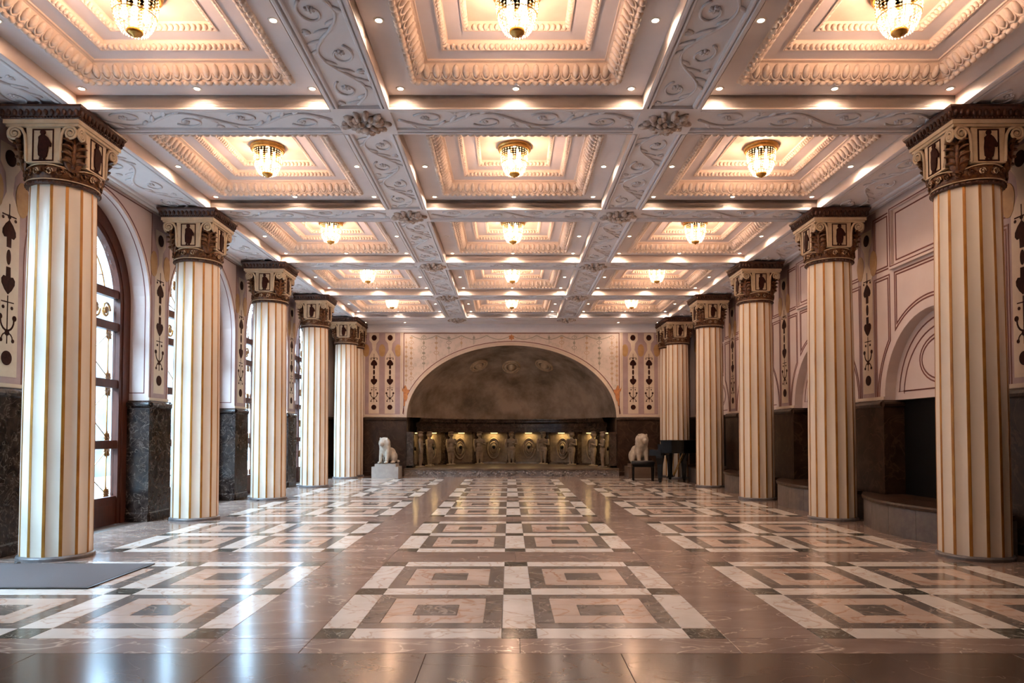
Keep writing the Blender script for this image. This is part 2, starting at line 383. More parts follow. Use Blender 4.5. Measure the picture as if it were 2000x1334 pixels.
for row in range(5):
    for c in (-1, 0, 1):
        o = obj('coffer', coffer_me, ce, (c * S, Y0 + (row + .5) * S, 0))
        l = obj('leaf_moulding', leaf_me, o); l['kind'] = 'stuff'
        if row == 0:
            for k in range(4):
                for i in range(NE):
                    obj('egg_ornament', egg_me, o, mtx=side_m(k, .789, SOF + .174, -.789 + 1.578 * (i + .5) / NE))
        else:
            e = obj('egg_and_dart_band', eggs_me, o); e['kind'] = 'stuff'
# carved beams
def scroll(L, w, seed):
    """relief of a winding vine with curls, flowers and leaves on a soffit of length L (x) and width w (y), hanging below z=0"""
    rd = random.Random(seed); mb = MB(); mb.smooth = True; A = w * .36; nw = max(1, round(L / (w * 3.1))); lam = L / nw
    def vy(x): return A * math.sin(2 * PI * (x + L / 2) / lam)
    n = 28 * nw
    mb.tube([(-L / 2 + L * i / n, vy(-L / 2 + L * i / n), -.003) for i in range(n + 1)], [.010 + .006 * abs(math.cos(PI * i / 14)) for i in range(n + 1)], 5)
    for h in range(2 * nw):
        xc = -L / 2 + lam * (h / 2 + .25); sg = 1 if h % 2 == 0 else -1
        xs = xc - lam * .22; ys = vy(xs); R = w * .25; cx, cy = xc + lam * .01, -sg * w * .10
        pts = []; rr = []
        for i in range(22):                      # stem leaving the vine and curling up in the hollow of the wave
            t = i / 21; a = sg * (-PI * .85 + t * PI * 1.9); r = R * (1.25 - t * .95)
            pts.append((cx + 1.35 * r * math.cos(a) * (1 if t > 0 else 1), cy + r * math.sin(a), -.003)); rr.append(.012 * (1 - .4 * t))
        mb.tube(pts, rr, 5)
        fx, fy = pts[-1][0], pts[-1][1]
        for q in range(6):
            a = q * PI / 3; mb.ell((fx + .024 * math.cos(a), fy + .024 * math.sin(a), -.005), (.018, .013, .014), 6, 4, Matrix.Rotation(a, 3, 'Z'))
        mb.ell((fx, fy, -.012), (.012, .012, .012), 6, 4)
        for dx, off, ln in ((-.17, 1, .075), (-.05, 1, .055), (.09, -1, .06), (.19, -1, .085)):     # leaves lying along the vine
            x = xc + lam * dx; y = vy(x); an = math.atan2(vy(x + .01) - vy(x - .01), .02)
            a2 = an + sg * off * .55
            mb.ell((x + math.cos(a2) * ln * .8, y + math.sin(a2) * ln * .8, -.002), (ln, .020, .012), 8, 4, Matrix.Rotation(a2, 3, 'Z'))
        for q in range(3):
            a = -sg * PI / 2 + (q - 1) * .6; bx, by = xc + lam * .24, -sg * w * .30
            mb.ell((bx + .035 * math.cos(a), by + .035 * math.sin(a), -.002), (.034, .013, .011), 7, 4, Matrix.Rotation(a, 3, 'Z'))
    return mb
PANW = 2 * HB * .66
def beam_mesh(L, hw):          # local x along the beam; carved panel flanked by stepped mouldings
    mb = MB(); pw = hw * .68
    prof = [(-hw, TOP), (-hw, SOF + .016), (-hw + .006, SOF + .004), (-hw + .018, SOF), (-hw * .86, SOF), (-hw * .84, SOF + .008), (-hw * .835, SOF + .028), (-hw * .795, SOF + .028), (-hw * .79, SOF + .006), (-hw * .74, SOF + .006), (-pw - .006, SOF + .012), (-pw, SOF + .034)]
    prof = prof + [(-a, z) for a, z in reversed(prof)]
    mb.loft([[(-L / 2, y, z) for y, z in prof], [(L / 2, y, z) for y, z in prof]], True, True, True)
    return mb.mesh('beam', M['plaster'])
Lc = S - 2 * HB
cross_me, long_me = beam_mesh(Lc, HB), beam_mesh(S - 2 * HB, HB)
sc_me = scroll(Lc * .96, PANW, 3).mesh('scroll_relief', M['carve'])
def beam(me, x, y, rz):
    o = obj('beam', me, ce, (x, y, 0), rz); r = obj('scroll_relief', sc_me, o, (0, 0, SOF + .032)); r['kind'] = 'stuff'; return o
for k in range(5):
    for c in (-1, 0, 1): beam(cross_me, c * S, Y0 + k * S, 0)
    for x in (-.5 * S, .5 * S): beam(long_me, x, Y0 + (k + .5) * S, PI / 2)
# crossing blocks and rosettes
xb = MB().box(-HB, HB, -HB, HB, SOF + .006, TOP).mesh('crossing_block', M['plaster'])
ro = MB(); ro.smooth = True; rd = random.Random(5)
for ringr, cnt, zz, sz in ((.175, 14, -.012, .055), (.125, 11, -.035, .05), (.07, 7, -.055, .045), (0.0, 1, -.07, .05)):
    for i in range(cnt):
        a = 2 * PI * i / cnt + rd.uniform(-.2, .2); rr = ringr * rd.uniform(.9, 1.1)
        ro.ell((rr * math.cos(a), rr * math.sin(a), zz + rd.uniform(-.01, .01)), (sz * rd.uniform(.8, 1.15), sz * .55, sz * .6), 7, 5, Matrix.Rotation(a, 3, 'Z') @ Matrix.Rotation(rd.uniform(-.6, .6), 3, 'Y'))
ros_me = ro.mesh('rosette', M['rosette'])
for k in range(6):
    for x in (-.5 * S, .5 * S):
        y = Y0 + k * S
        o = obj('crossing_block', xb, ce, (x, y, 0))
        obj('rosette', ros_me, o, (0, 0 if k < 5 else .10, SOF + .008))
# edge soffits over the columns, end soffit, front soffit
ew = (WX - (1.5 * S - HB)); emid = (WX + 1.5 * S - HB) / 2
edge_me = beam_mesh(S, ew / 2); esc = scroll(S * .92, ew * .5, 9).mesh('scroll_relief', M['carve'])
for s in (-1, 1):
    for k in range(5):
        o = obj('edge_beam', edge_me, ce, (s * emid, Y0 + (k + .5) * S, 0), PI / 2)
        r = obj('scroll_relief', esc, o, (0, 0, SOF + .032)); r['kind'] = 'stuff'
MB().box(-WX, WX, YB, Y0 - HB, SOF, TOP).build('front_soffit', M['plaster'], ce)
e5 = MB(); ya = Y0 + 5 * S
e5.box(-WX, WX, ya - HB, YE, SOF + .012, TOP)
e5.box(-WX, WX, ya - HB, ya - HB + .07, SOF, SOF + .012); e5.box(-WX, WX, ya + HB * .7, ya + HB * .7 + .05, SOF, SOF + .012)
e5.build('end_soffit', M['plaster'], ce)
for s in (-1, 1):
    MB().box(min(s * (1.5 * S - HB), s * WX), max(s * (1.5 * S - HB), s * WX), Y0 - HB, Y0, SOF + .001, TOP).build('soffit_filler', M['plaster'], ce)
cn = MB()
for i, (d, z0, z1) in enumerate(((.03, 3.765, 3.80), (.055, 3.80, 3.835), (.085, 3.835, 3.88), (.12, 3.88, 3.915), (.15, 3.915, 3.963))): cn.box(-WX, WX, YE - d, YE, z0, z1)
struct(cn.build('trim_1', M['plaster']), 'stepped plaster cornice above the painted end wall')

# ------------------------------------------------------------------ walls
FL = Frame((-WX, 0, 0), (0, 1, 0), (1, 0, 0)); FR = Frame((WX, 0, 0), (0, 1, 0), (-1, 0, 0)); FE = Frame((0, YE, 0), (1, 0, 0), (0, -1, 0))
def motif_parts(fr, uc, parent, drops=(-.165, .165)):
    """painted pilaster strip: cream field with dark and ochre motifs"""
    mb = MB(); w = .135
    poly = [(uc - w * .45, 3.47), (uc - w * .95, 3.56), (uc - w * .95, 3.74), (uc + w * .95, 3.74), (uc + w * .95, 3.56), (uc + w * .45, 3.47), (uc + w * .3, 3.30), (uc + w, 3.12), (uc + w, 1.62), (uc - w, 1.62), (uc - w, 3.12), (uc - w * .3, 3.30)]
    for a, b in (((0, 1, 2, 3, 4, 5), 0), ((5, 6, 11, 0), 0), ((6, 7, 10, 11), 0), ((7, 8, 9, 10), 0)):
        mb.add([fr(*poly[i], .004) for i in a], [tuple(range(len(a)))])
    p = mb.build('mural_strip', M['creampaint'], parent)
    def add(name, poly, m, d=.008):
        q = MB(); plate(q, fr, poly, .001, d); q.build(name, M[m], p)
    def ci(v, r, rv=None, u=0): return [(uc + u + r * math.cos(2 * PI * i / 20), v + (rv or r) * math.sin(2 * PI * i / 20)) for i in range(20)]
    add('dark_roundel', ci(3.62, .068, .075), 'blackpaint')
    for du in drops: add('ochre_drop', [(uc + du + .085 * math.cos(a), 3.30 + .15 * math.sin(a) - (.03 if math.sin(a) < -.5 else 0)) for a in [2 * PI * i / 18 for i in range(18)]], 'ochre', .006)
    sp = [(0, .13), (.045, .09), (.082, .035), (.085, -.005), (.06, -.035), (.028, -.03), (.026, -.12), (-.026, -.12), (-.028, -.03), (-.06, -.035), (-.085, -.005), (-.082, .035), (-.045, .09)]
    add('spade_motif', [(uc + a, 2.92 + b) for a, b in sp], 'blackpaint')
    add('drop_motif', ci(2.71, .026, .07), 'blackpaint')
    add('vase_motif', [(uc + a, 2.50 - b) for a, b in reversed(sp)], 'blackpaint')
    q = MB()
    stroke(q, fr, [(uc, 2.36), (uc, 1.92)], .012, .006); stroke(q, fr, [(uc - .08, 2.30), (uc + .08, 2.30)], .01, .006)
    stroke(q, fr, arc(uc, 2.14, .085, .10, PI, 2 * PI, 10), .018, .006); stroke(q, fr, arc(uc, 1.96, .07, .06, 0, PI, 8), .012, .006)
    for u, v, r in ((-.09, 2.16, .026), (.09, 2.16, .026), (-.055, 2.25, .016), (.055, 2.25, .016), (-.075, 1.95, .018), (.075, 1.95, .018), (0, 2.02, .028), (0, 3.08, .02), (-.08, 3.06, .015), (.08, 3.06, .015)): plate(q, fr, ci(v, r, None, u), .001, .007)
    stroke(q, fr, [(uc - .09, 3.09), (uc + .09, 3.09)], .012, .006); stroke(q, fr, [(uc, 3.2), (uc, 3.0)], .01, .006)
    q.build('candelabrum_motif', M['blackpaint'], p)
    add('dark_roundel', ci(1.79, .066), 'blackpaint')
    return p
def rectpl(fr, u0, u1, v0, v1, d, m, name, parent):
    q = MB(); plate(q, fr, [(u0, v0), (u1, v0), (u1, v1), (u0, v1)], 0, d); return q.build(name, M[m], parent)
NA = 28
def arch_wall(fr, spans, vbot, vtop, depth, m, name, openings):
    """solid wall (front skin, reveals) from span start to end with arched openings (uc, r, rv, spring)"""
    mb = MB(); u = spans[0]
    for uc, r, rv, spv in openings:
        mb.quad(fr(u, vbot), fr(uc - r, vbot), fr(uc - r, vtop), fr(u, vtop))
        pts = [(uc - r, vbot)] + [(uc + r * math.cos(PI - PI * i / NA), spv + rv * math.sin(PI - PI * i / NA)) for i in range(NA + 1)] + [(uc + r, vbot)]
        for i in range(1, NA + 1):
            a, b = pts[i], pts[i + 1]
            mb.quad(fr(*a), fr(*b), fr(b[0], vtop), fr(a[0], vtop))
        for i in range(len(pts) - 1):
            a, b = pts[i], pts[i + 1]; mb.quad(fr(a[0], a[1], 0), fr(a[0], a[1], -depth), fr(b[0], b[1], -depth), fr(b[0], b[1], 0))
            if 1 <= i <= NA: mb.quad(fr(a[0], a[1], -depth), fr(a[0], vtop, -depth), fr(b[0], vtop, -depth), fr(b[0], b[1], -depth))
        u = uc + r
    mb.quad(fr(u, vbot), fr(spans[1], vbot), fr(spans[1], vtop), fr(u, vtop))
    # back skin of the piers
    ed = [spans[0]] + [e for uc, r, _, _ in openings for e in (uc - r, uc + r)] + [spans[1]]
    for i in range(0, len(ed), 2): mb.quad(fr(ed[i], vbot, -depth), fr(ed[i], vtop, -depth), fr(ed[i + 1], vtop, -depth), fr(ed[i + 1], vbot, -depth))
    mb.quad(fr(spans[0], vtop, 0), fr(spans[1], vtop, 0), fr(spans[1], vtop, -depth), fr(spans[0], vtop, -depth))
    o = mb.build(name, m); struct(o); return o
BAYC = [Y0 + (k + .5) * S for k in range(5)]
# left wall with arched window openings
RL = .41 * S; SPL = 2.72; DEPL = .30
wl = arch_wall(FL, (YB, YE + .3), -.06, TOP, DEPL, M['wall'], 'wall_left', [(c, RL, RL, SPL) for c in BAYC]); wl['label'] = 'pale pink painted wall with tall arched windows'
def dado(fr, u0, u1, parent, m, returns=None, depth=0.3):
    mb = MB(); t = .035
    mb_u = [(u0, u1)]
    prof = [(0, 0), (t + .015, 0), (t + .015, .10), (t, .115), (t, 1.43), (t + .022, 1.445), (t + .03, 1.47), (t + .022, 1.495), (t, 1.505), (.02, 1.52), (0, 1.52)]
    mb.loft([[fr(u0, v, d) for d, v in prof], [fr(u1, v, d) for d, v in prof]], True, True, True)
    if returns:
        for uu, s in ((u0, -1), (u1, 1)):
            if s in returns:
                mb.loft([[fr(uu + s * a, v, -depth) for a, v in prof], [fr(uu + s * a, v, t) for a, v in prof]], True, True, True)
    return mb.build('dado_panel', m, parent)
piers = [(Y0 + k * S) for k in range(6)]
dado(FL, YB, BAYC[0] - RL, wl, M['dado'], (1,), DEPL)
for k in range(1, 5): dado(FL, BAYC[k - 1] + RL, BAYC[k] - RL, wl, M['dado'], (-1, 1), DEPL)
dado(FL, BAYC[4] + RL, YE, wl, M['dado'], (-1,), DEPL)
for k in range(1, 6):
    u = piers[k]; hw = .09 * S
    rectpl(FL, u - hw + .01, u + hw - .01, 1.54, 3.93, .0015, 'lavender', 'mural_ground', wl)
    motif_parts(FL, u, wl)
def arch_lines(fr, uc, r, spv, v0, parent, depth):
    q = MB()
    rr = r + .045
    pts = [(uc - rr, v0)] + arc(uc, spv, rr, rr, PI, 0, 30) + [(uc + rr, v0)]
    stroke(q, fr, [p for p in pts if True], .012)
    # two lines on the reveal
    for d in (.05, depth - .06):
        rr = r - .003; pts = [(uc - rr, v0 + .06)] + arc(uc, spv, rr, rr, PI, 0, 30) + [(uc + rr, v0 + .06)]
        for i in range(len(pts) - 1):
            a, b = pts[i], pts[i + 1]; q.quad(fr(a[0], a[1], -d), fr(b[0], b[1], -d), fr(b[0], b[1], -d - .012), fr(a[0], a[1], -d - .012))
    for s in (-1, 1):
        u = uc + s * (r - .003); q.quad(fr(u, v0 + .06, -.05), fr(u, v0 + .06, -depth + .05), fr(u, v0 + .072, -depth + .05), fr(u, v0 + .072, -.05))
    stroke(q, fr, [(uc - r - .02, 3.0), (uc - r - .02, 3.915), (uc + r + .02, 3.915), (uc + r + .02, 3.0)], .010)
    q.build('painted_line', M['line'], parent)
for c in BAYC: arch_lines(FL, c, RL, SPL, DADO + .03, wl, DEPL)
# windows
FW = Frame((-WX - DEPL, 0, 0), (0, 1, 0), (1, 0, 0))
def starburst(q, fr, u, v, r, d):
    for i in range(8):
        a = i * PI / 4; q.ell(fr(u + r * .5 * math.cos(a), v + r * .5 * math.sin(a), d), (.006, r * .5 * abs(math.cos(a)) + .007, r * .5 * abs(math.sin(a)) + .007), 6, 4)
    q.ell(fr(u, v, d), (.012, .016, .016), 6, 4)
def window(n, uc):
    w = empty('window_%d' % n, FW(uc, 0, 0)); struct(w, 'tall arched window with red-brown wooden frame and gilded lattice')
    fr = Frame((0, 0, 0), (0, 1, 0), (1, 0, 0)); ri = RL - .23
    mb = MB(); d0, d1 = -.03, .055
    outp = [(-RL - .02, 0)] + arc(0, SPL, RL + .02, RL + .02, PI, 0, NA) + [(RL + .02, 0)]; inp = [(-ri, 0)] + arc(0, SPL, ri, ri, PI, 0, NA) + [(ri, 0)]
    for (oa, ia), (ob, ib) in zip(zip(outp, inp), list(zip(outp, inp))[1:]):
        mb.quad(fr(*oa, d1), fr(*ob, d1), fr(*ib, d1), fr(*ia, d1)); mb.quad(fr(*ia, d1), fr(*ib, d1), fr(*ib, d0), fr(*ia, d0)); mb.quad(fr(*oa, d0), fr(*ia, d0), fr(*ib, d0), fr(*ob, d0))
    # inner bead of the frame
    bi = ri + .06; bo = ri + .10
    A = [(-bo, .0)] + arc(0, SPL, bo, bo, PI, 0, NA) + [(bo, .0)]; B = [(-bi, 0)] + arc(0, SPL, bi, bi, PI, 0, NA) + [(bi, 0)]
    for i in range(len(A) - 1): mb.quad(fr(*A[i], d1 + .012), fr(*A[i + 1], d1 + .012), fr(*B[i + 1], d1 + .012), fr(*B[i], d1 + .012)); mb.quad(fr(*A[i], d1), fr(*A[i + 1], d1), fr(*A[i + 1], d1 + .012), fr(*A[i], d1 + .012)); mb.quad(fr(*B[i], d1 + .012), fr(*B[i + 1], d1 + .012), fr(*B[i + 1], d1), fr(*B[i], d1))
    mb.build('window_frame', M['wood'], w)
    lev = [.32, .97, 1.71, 2.41, 2.81]
    for i, v in enumerate(lev):
        h = .05 if i else .02
        hu = ri if v < SPL else math.sqrt(ri * ri - (v - SPL) ** 2)
        MB().box(-.025, .04, -hu, hu, v - h, v + h).build('transom_bar', M['wood'], w)
    for u0 in (-.04,): MB().box(-.02, .05, -.045, .045, 0, SPL + ri).build('mullion', M['wood'], w)
    for s in (-1, 1):
        a, b = sorted((s * .045, s * ri)); kp = MB().box(-.02, .035, a, b, 0, .30); kp.box(.035, .045, a + .08, b - .08, .06, .24); kp.build('kick_panel', M['wood'], w)
        vs = [.34, .92, 1.02, 1.66, 1.76, 2.36, 2.46, 2.76]
        for i in range(4):
            MB().box(-.004, .004, a, b, vs[2 * i], vs[2 * i + 1]).build('pane', M['glass'], w)
        q = MB(); pts = [(s * .045, 2.86)] + [(s * ri * math.cos(t), SPL + ri * math.sin(t)) for t in [math.asin(.14 / ri) + (PI / 2 - .055 - math.asin(.14 / ri)) * i / 12 for i in range(13)]]
        plate(q, fr, pts, -.004, .004); q.build('pane', M['glass'], w)
        g = MB(); g.smooth = True; d = -.06
        for i in (0, 1, 2):
            v0, v1 = vs[2 * i], vs[2 * i + 1]
            for p, r2 in (((a, v0), (b, v1)), ((a, v1), (b, v0))): g.tube([fr(*p, d), fr(*r2, d)], .007, 5)
            starburst(g, fr, (a + b) / 2, (v0 + v1) / 2, .11, d)
            for p in ((a + .03, v0 + .03), (b - .03, v0 + .03), (a + .03, v1 - .03), (b - .03, v1 - .03)): starburst(g, fr, *p, .085, d)
            g.tube([fr(b - .05 if s > 0 else a + .05, v0, d), fr(b - .05 if s > 0 else a + .05, v1, d)], .008, 5)
        for j in range(4):              # gilded scroll frieze in the upper pane
            cu = a + (b - a) * (j + .5) / 4; sg = 1 if j % 2 else -1
            g.tube([fr(cu + .085 * (1 - t * .75) * math.cos(sg * t * 9), 2.61 + .11 * (1 - t * .75) * math.sin(sg * t * 9), d) for t in [i / 16 for i in range(17)]], .016, 5)
            g.ell(fr(cu, 2.61, d), (.012, .03, .045), 6, 5)
        for t in (.25, .5, .75):
            an = t * PI / 2; g.tube([fr(s * .05, 2.88, d), fr(s * ri * math.sin(an) * .97, SPL + ri * math.cos(an) * .97, d)], .007, 5)
            starburst(g, fr, s * ri * .62 * math.sin(an), SPL + .06 + ri * .60 * math.cos(an), .1, d)
        rr = ri * .86; g.tube([fr(s * rr * math.cos(t), SPL + rr * math.sin(t), d) for t in [.18 + 1.3 * i / 14 for i in range(15)]], .008, 5)
        g.build('gilded_lattice', M['gold'], w)
    return w
for k in range(5):
    window(k + 1, BAYC[k])
    pl_ = bpy.data.lights.new('window_portal', 'AREA'); pl_.shape = 'RECTANGLE'; pl_.size = 2 * RL; pl_.size_y = SPL + RL; pl_.cycles.is_portal = True
    po = bpy.data.objects.new('window_portal', pl_); COL.objects.link(po); po.location = (-WX - DEPL - .12, BAYC[k], (SPL + RL) / 2)
    po.rotation_euler = (PI / 2, 0, -PI / 2)
# right wall: arches rising from the dado, square recess above each
RR = .3625 * S; DEPR = .34
wr = arch_wall(FR, (YB, YE + .3), -.06, TOP, DEPR, M['wall'], 'wall_right', [(c, RR, RR, DADO) for c in BAYC]); wr['label'] = 'pale pink painted wall with dark arched niches'
for a, b in zip([YB] + [c + RR for c in BAYC], [c - RR for c in BAYC] + [YE]): dado(FR, a, b, wr, M['dadobrown'], (1,) if a == YB else ((-1,) if b == YE else (-1, 1)), DEPR)
for k, c in enumerate(BAYC):
    b = MB()                     # lunette at the back of the niche
    pts = arc(c, DADO, RR + .01, RR + .01, PI, 0, NA); plate(b, FR, list(reversed(pts)), -DEPR - .05, -.13); lu = b.build('niche_lunette', M['wall'], wr)
    q = MB(); fr2 = Frame((WX + .13, 0, 0), (0, 1, 0), (-1, 0, 0))
    for rr in (RR * .90, RR * .80): stroke(q, fr2, [(c - rr, DADO + .10)] + arc(c, DADO + .02, rr, rr, PI - .09, .09, 26) + [(c + rr, DADO + .10)], .016, .004, True)
    for rr in (.46, .42): stroke(q, fr2, [(c + rr * math.cos(t), DADO + .44 + (rr - .17) * math.sin(t)) for t in [2 * PI * i / 32 for i in range(32)]], .016, .004, True)
    q.build('painted_line', M['line'], lu)
    kb = MB(); kb.box(WX + .22, WX + 1.0, c - RR - .02, c + RR + .02, 0, DADO + .0); kb.build('black_niche_back', M['black'], wr)
    MB().box(WX - .064, WX + .22, c - RR + .07, c + RR - .07, 0, .358).build('niche_sill', M['dadobrown'], wr)
    # square recess above the arch
    hw = .266 * S; z0, z1 = 3.15, 3.82; q = MB(); t = .05
    for (u0, u1, v0, v1) in ((c - hw - t, c - hw, z0 - t, z1 + t), (c + hw, c + hw + t, z0 - t, z1 + t), (c - hw, c + hw, z0 - t, z0), (c - hw, c + hw, z1, z1 + t)): plate(q, FR, [(u0, v0), (u1, v0), (u1, v1), (u0, v1)], 0, .045)
    q.build('recess_frame', M['wall'], wr)
    rectpl(FR, c - hw, c + hw, z0, z1, .004, 'wall', 'recess_back', wr)
    L = MB()
    def rl(u0, u1, v0, v1, d=.004, w=.016): stroke(L, FR, [(u0, v0), (u1, v0), (u1, v1), (u0, v1)], w, d, True)
    rl(c - hw + .05, c + hw - .05, z0 + .05, z1 - .05, .008, .016); rl(c - hw - .015, c + hw + .015, z0 - .015, z1 + .015, .049, .012)
    for s in (-1, 1):
        for off in (0, .035):
            u0, u1 = sorted((c + s * (.307 * S + off), c + s * (.437 * S - off)))
            rl(u0, u1, 3.14 + off, 3.83 - off)
    for off in (0, .035):
        rr = .405 * S + off; zt = 3.06 - off
        ui = .307 * S + off; uo = .437 * S - off
        for s in (-1, 1):
            a1 = math.acos(min(1, uo * .985 / rr)) if uo * .985 < rr else 0.0
            a2 = math.acos(ui / rr)
            pl = [(c + s * uo, zt), (c + s * uo, DADO + rr * math.sin(a1) + .02)] + [(c + s * rr * math.cos(a1 + (a2 - a1) * i / 12), DADO + rr * math.sin(a1 + (a2 - a1) * i / 12)) for i in range(13)] + [(c + s * ui, zt)]
            stroke(L, FR, pl, .016, .004, True)
        uw = .266 * S - off; a3 = math.acos(uw / rr)
        pl = [(c + uw, zt)] + [(c + rr * math.cos(t), DADO + rr * math.sin(t)) for t in [a3 + (PI - 2 * a3) * i / 20 for i in range(21)]] + [(c - uw, zt)]
        stroke(L, FR, pl, .016, .004, True)
    L.build('painted_line', M['line'], wr)
for k in range(1, 6):
    u = piers[k]; hw = .235
    rectpl(FR, u - hw, u + hw, 1.56, 3.93, .0015, 'lavender', 'mural_ground', wr); motif_parts(FR, u, wr)
for k in range(1, 6):
    rectpl(FR, piers[k] - .5 * S + RR, min(piers[k] + .5 * S - RR, YE), 1.525, 1.565, .014, 'creampaint', 'dado_fillet', wr)
    rectpl(FL, piers[k] - .5 * S + RL, min(piers[k] + .5 * S - RL, YE), 1.525, 1.56, .012, 'creampaint', 'dado_fillet', wl)
# curved stone benches in front of the niches
def bench(k, c):
    o = empty('stone_bench', (WX - .082, c, 0)); n = 24; hwid = .5 * S - .06; sag = .167 * S - .05
    def xs(t, extra=0): return -(sag * (1 - t * t)) - extra - .03
    mb = MB(); H = .36
    ring0 = [[(xs(t) * f, t * hwid, z) for t in [-1 + 2 * i / n for i in range(n + 1)]] for f, z in ((1, 0), (1, H - .05))]
    for i in range(6):             # separate facing stones
        q = MB(); tt = [-1 + 2 * (i + j / 4) / 6 for j in range(5)]; g = .0015
        tt[0] += g; tt[-1] -= g
        q.loft([[(xs(t), t * hwid, z) for t in tt] + [(xs(t) + .05, t * hwid, z) for t in reversed(tt)] for z in (0, H - .05)], True, True, True)
        q.build('facing_stone', M['bench'], o)
    ts = [-1 + 2 * i / n for i in range(n + 1)]
    top = MB(); top.loft([[(xs(t, e), t * hwid, z) for t in ts] + [(0.0, hwid, z), (0.0, -hwid, z)] for e, z in ((.0, H - .05), (.02, H - .045), (.025, H - .02), (.015, H))], True, True, True)
    top.build('seat_slab', M['dadobrown'], o)
    tag(o, ['nearest', 'second', 'third', 'fourth', 'fifth'][k - 0] + ' curved grey stone bench from the front, below the dark niches', 'bench', 'curved stone benches on the niche side')
for k in range(1, 5): bench(k - 1, BAYC[k])

# end wall
AX, RISE, APD = 1.0 * S, .69 * S, .95 * S
we = MB(); N2 = 40
for s in (-1, 1): we.quad(FE(s * AX, -.06), FE(s * (WX + .5), -.06), FE(s * (WX + .5), TOP), FE(s * AX, TOP))
ap = arc(0, DADO, AX, RISE, PI, 0, N2)
for i in range(N2): a, b = ap[i], ap[i + 1]; we.quad(FE(*a), FE(*b), FE(b[0], TOP), FE(a[0], TOP))
for s in (-1, 1): we.quad(FE(s * AX, 0, 0), FE(s * AX, DADO, 0), FE(s * AX, DADO, -.02), FE(s * AX, 0, -.02))
wb = we.build('wall_back', M['wallwarm']); struct(wb, 'painted end wall with a wide arch over the apse')
for s in (-1, 1):
    a, b = sorted((s * AX, s * WX)); dado(FE, a, b, wb, M['dadobrown'])
    a, b = sorted((s * 1.065 * S, s * 1.40 * S)); rectpl(FE, a, b, 1.60, 3.755, .002, 'lavender', 'mural_ground', wb)
    motif_parts(FE, s * 1.162 * S, wb, (-.2105, .2105)); motif_parts(FE, s * 1.315 * S, wb, (s * .2105,))
    rectpl(FE, *sorted((s * 1.045 * S, s * 1.062 * S)), 1.54, 3.76, .012, 'creampaint', 'pilaster_edge', wb)
rectpl(FE, -WX, -AX - .02, 1.535, 1.585, .02, 'creampaint', 'dado_fillet', wb); rectpl(FE, AX + .02, WX, 1.535, 1.585, .02, 'creampaint', 'dado_fillet', wb)
tr = MB(); a1 = arc(0, DADO, AX, RISE, PI, 0, 48); a2 = arc(0, DADO, AX + .075, RISE + .075, PI, 0, 48)
tr.loft([[FE(*p, -.02), FE(*p, .03), FE(*q, .03), FE(*q, 0)] for p, q in zip(a1, a2)], True, True, True); tr.build('arch_moulding', M['creampaint'], wb)
ln = MB(); stroke(ln, FE, arc(0, DADO, AX + .11, RISE + .11, PI * .985, PI * .015, 48), .016, .006); stroke(ln, FE, [(-1.03 * S, 1.6), (-1.03 * S, 3.74), (1.03 * S, 3.74), (1.03 * S, 1.6)], .018, .006)
ln.build('painted_line', M['line'], wb)
fz = MB()                         # pale field of painted garlands above the arch
ap2 = arc(0, DADO, AX + .12, RISE + .12, PI, 0, N2)
for i in range(N2):
    a, b = ap2[i], ap2[i + 1]
    a = (max(-1.02 * S, min(1.02 * S, a[0])), a[1]); b = (max(-1.02 * S, min(1.02 * S, b[0])), b[1])
    if b[0] - a[0] > 1e-5: fz.quad(FE(*a, .003), FE(*b, .003), FE(b[0], 3.73, .003), FE(a[0], 3.73, .003))
fz.build('painted_frieze', M['wallfrieze'], wb)
gr = MB(); gd = MB()
for i in range(9):
    x = -2.64 + i * .66; nx = x + .66
    if i < 8: stroke(gr, FE, [(x + .66 * t, 3.68 - .10 * math.sin(PI * t)) for t in [j / 10 for j in range(11)]], .018, .007)
for i in range(17):
    x = -2.64 + i * .33
    vb = DADO + (RISE + .16) * math.sqrt(max(0, 1 - (x / (AX + .16)) ** 2))
    vb = max(vb, 1.7); v = 3.62; sw = i % 2
    tgt = gr if i % 2 else gd
    if v - vb > .12:
        stroke(tgt, FE, [(x, 3.68), (x, vb)], .010, .006)
        while v > vb + .08:
            kind = (int(v * 10) + i) % 3
            if kind == 0: plate(tgt, FE, [(x + .045 * math.cos(t), v + .03 * math.sin(t)) for t in [2 * PI * j / 10 for j in range(10)]], .001, .007)
            elif kind == 1:
                for s in (-1, 1): stroke(tgt, FE, [(x + s * .075 * math.sin(t * 3) * (1 - t * .3), v + .06 - t * .1) for t in [j / 6 for j in range(7)]], .012, .006)
            else: plate(tgt, FE, [(x, v + .06), (x + .035, v), (x, v - .06), (x - .035, v)], .001, .007)
            v -= .135
gr.build('painted_garland', M['olive'], wb); gd.build('painted_garland', M['faded'], wb)
st = MB(); plate(st, FE, [((.085 if i % 2 == 0 else .055) * math.cos(PI / 2 + i * PI / 6), 3.63 + (.085 if i % 2 == 0 else .055) * math.sin(PI / 2 + i * PI / 6)) for i in range(12)], .001, .01); st.build('orange_star', M['orange'], wb)
fig = [(-.02, .26), (.0, .30), (.03, .30), (.045, .26), (.035, .22), (.09, .20), (.12, .25), (.13, .24), (.10, .15), (.06, .12), (.07, .0), (.05, -.10), (.06, -.26), (.02, -.28), (.01, -.12), (-.01, -.13), (-.03, -.28), (-.07, -.27), (-.05, -.08), (-.06, .08), (-.10, .10), (-.11, .18), (-.05, .18)]
